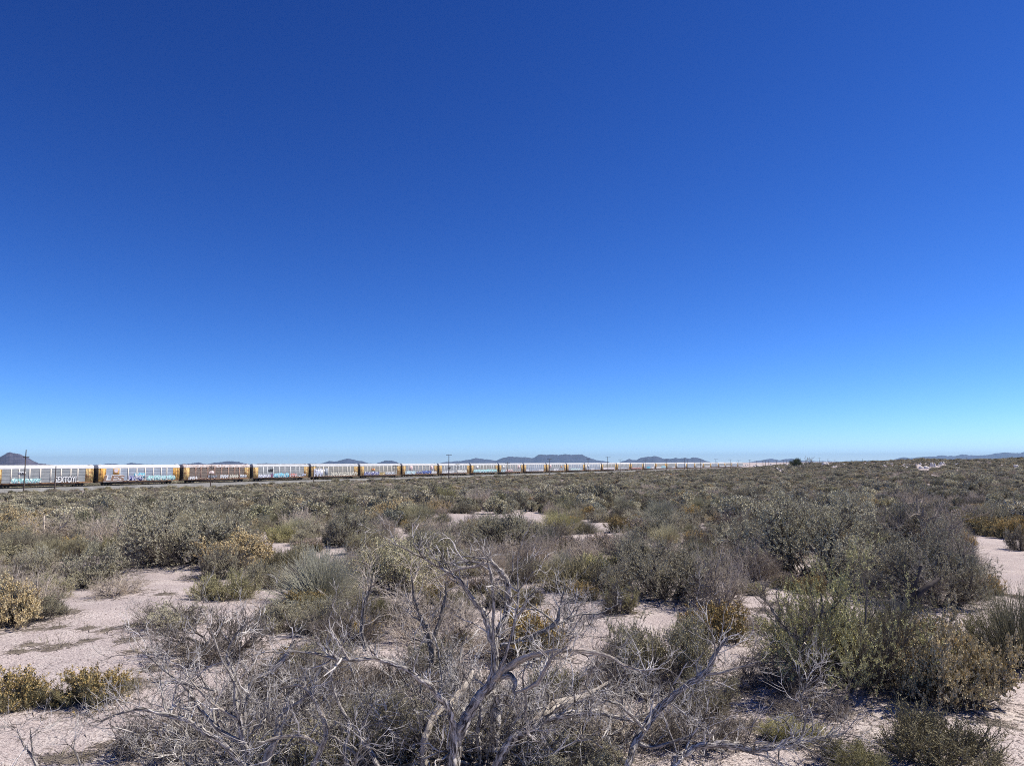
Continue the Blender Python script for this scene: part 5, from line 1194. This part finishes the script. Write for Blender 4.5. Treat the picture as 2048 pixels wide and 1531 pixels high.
# ------------------------------------------------------------------ litter and pebbles on the near sand
rng = np.random.default_rng(5); g = Geo(); n = 26000
yy = 4.2 + 12 * rng.random(n) ** 1.5; xx = rng.uniform(-.78, .78, n) * yy; zz = H(xx, yy); s = .003 + .012 * rng.random(n) ** 2
V0 = np.array([[1, 0, 0], [0, 1, 0], [-1, 0, 0], [0, -1, 0], [0, 0, .7], [0, 0, -.7]]); V = V0[None] * (s[:, None] * rng.uniform(.6, 1.4, (n, 1)))[:, None] * rng.uniform(.7, 1.3, (n, 6, 1)) + np.stack([xx, yy, zz + s * .1], 1)[:, None]
T = np.array([[0, 1, 4], [1, 2, 4], [2, 3, 4], [3, 0, 4]]); g.add(V.reshape(-1, 3), None, (T[None] + np.arange(n)[:, None, None] * 6).reshape(-1, 3))
props(link('pebbles', g.build('pebbles', mat('pebble_stone', (.16, .125, .115), (.38, .31, .28), 20, c3=(.62, .56, .52), fine=9))), 'small brown pebbles strewn over the near sand', 'pebbles', kind='stuff')
g = Geo(); pts_ = []
for hx, hy, hw in HB:
    if hy < 24:
        k = int(120 + 420 * hw); a = rng.uniform(0, 2 * PI, k); q = hw * rng.uniform(.3, 1.35, k); pts_.append(np.stack([hx + q * np.cos(a), hy + q * np.sin(a)], 1))
pts_ = np.vstack(pts_ + [np.stack([rng.uniform(-.7, .7, 1500) * 7, rng.uniform(4.5, 10, 1500)], 1)]); a = rng.uniform(0, 2 * PI, len(pts_)); L = .02 + .22 * rng.random(len(pts_)) ** 3
S = np.stack([pts_[:, 0], pts_[:, 1], H(pts_[:, 0], pts_[:, 1]) + .006], 1); D = np.stack([np.cos(a), np.sin(a), np.full(len(a), .02)], 1); P = grow(S, D, L, 4, .12, 0, rng); P[..., 2] = H(P[..., 0].ravel(), P[..., 1].ravel()).reshape(P.shape[:2]) + .007
tubes(g, P, np.linspace(1, .6, 4)[None] * rng.uniform(.0018, .005, (len(L), 1)), 3)
props(link('twig_litter', g.build('twig_litter', M['twigd'])), 'broken twigs and plant litter scattered on the sand between the shrubs', 'litter', kind='stuff')

# ------------------------------------------------------------------ air
hz = Geo(); hz.box(-38000, 38000, -38000, 38000, -90, 380)
hm = bpy.data.materials.new('haze_air'); hm.use_nodes = True; t = hm.node_tree; t.nodes.remove(t.nodes['Principled BSDF'])
pv = t.nodes.new('ShaderNodeVolumePrincipled'); pv.inputs['Density'].default_value = 2.8e-5; pv.inputs['Color'].default_value = (.52, .76, 1.0, 1)
t.links.new(pv.outputs[0], t.nodes['Material Output'].inputs['Volume'])
props(link('haze', hz.build('haze', hm)), 'thin blue air haze over the plain', 'haze', kind='stuff')
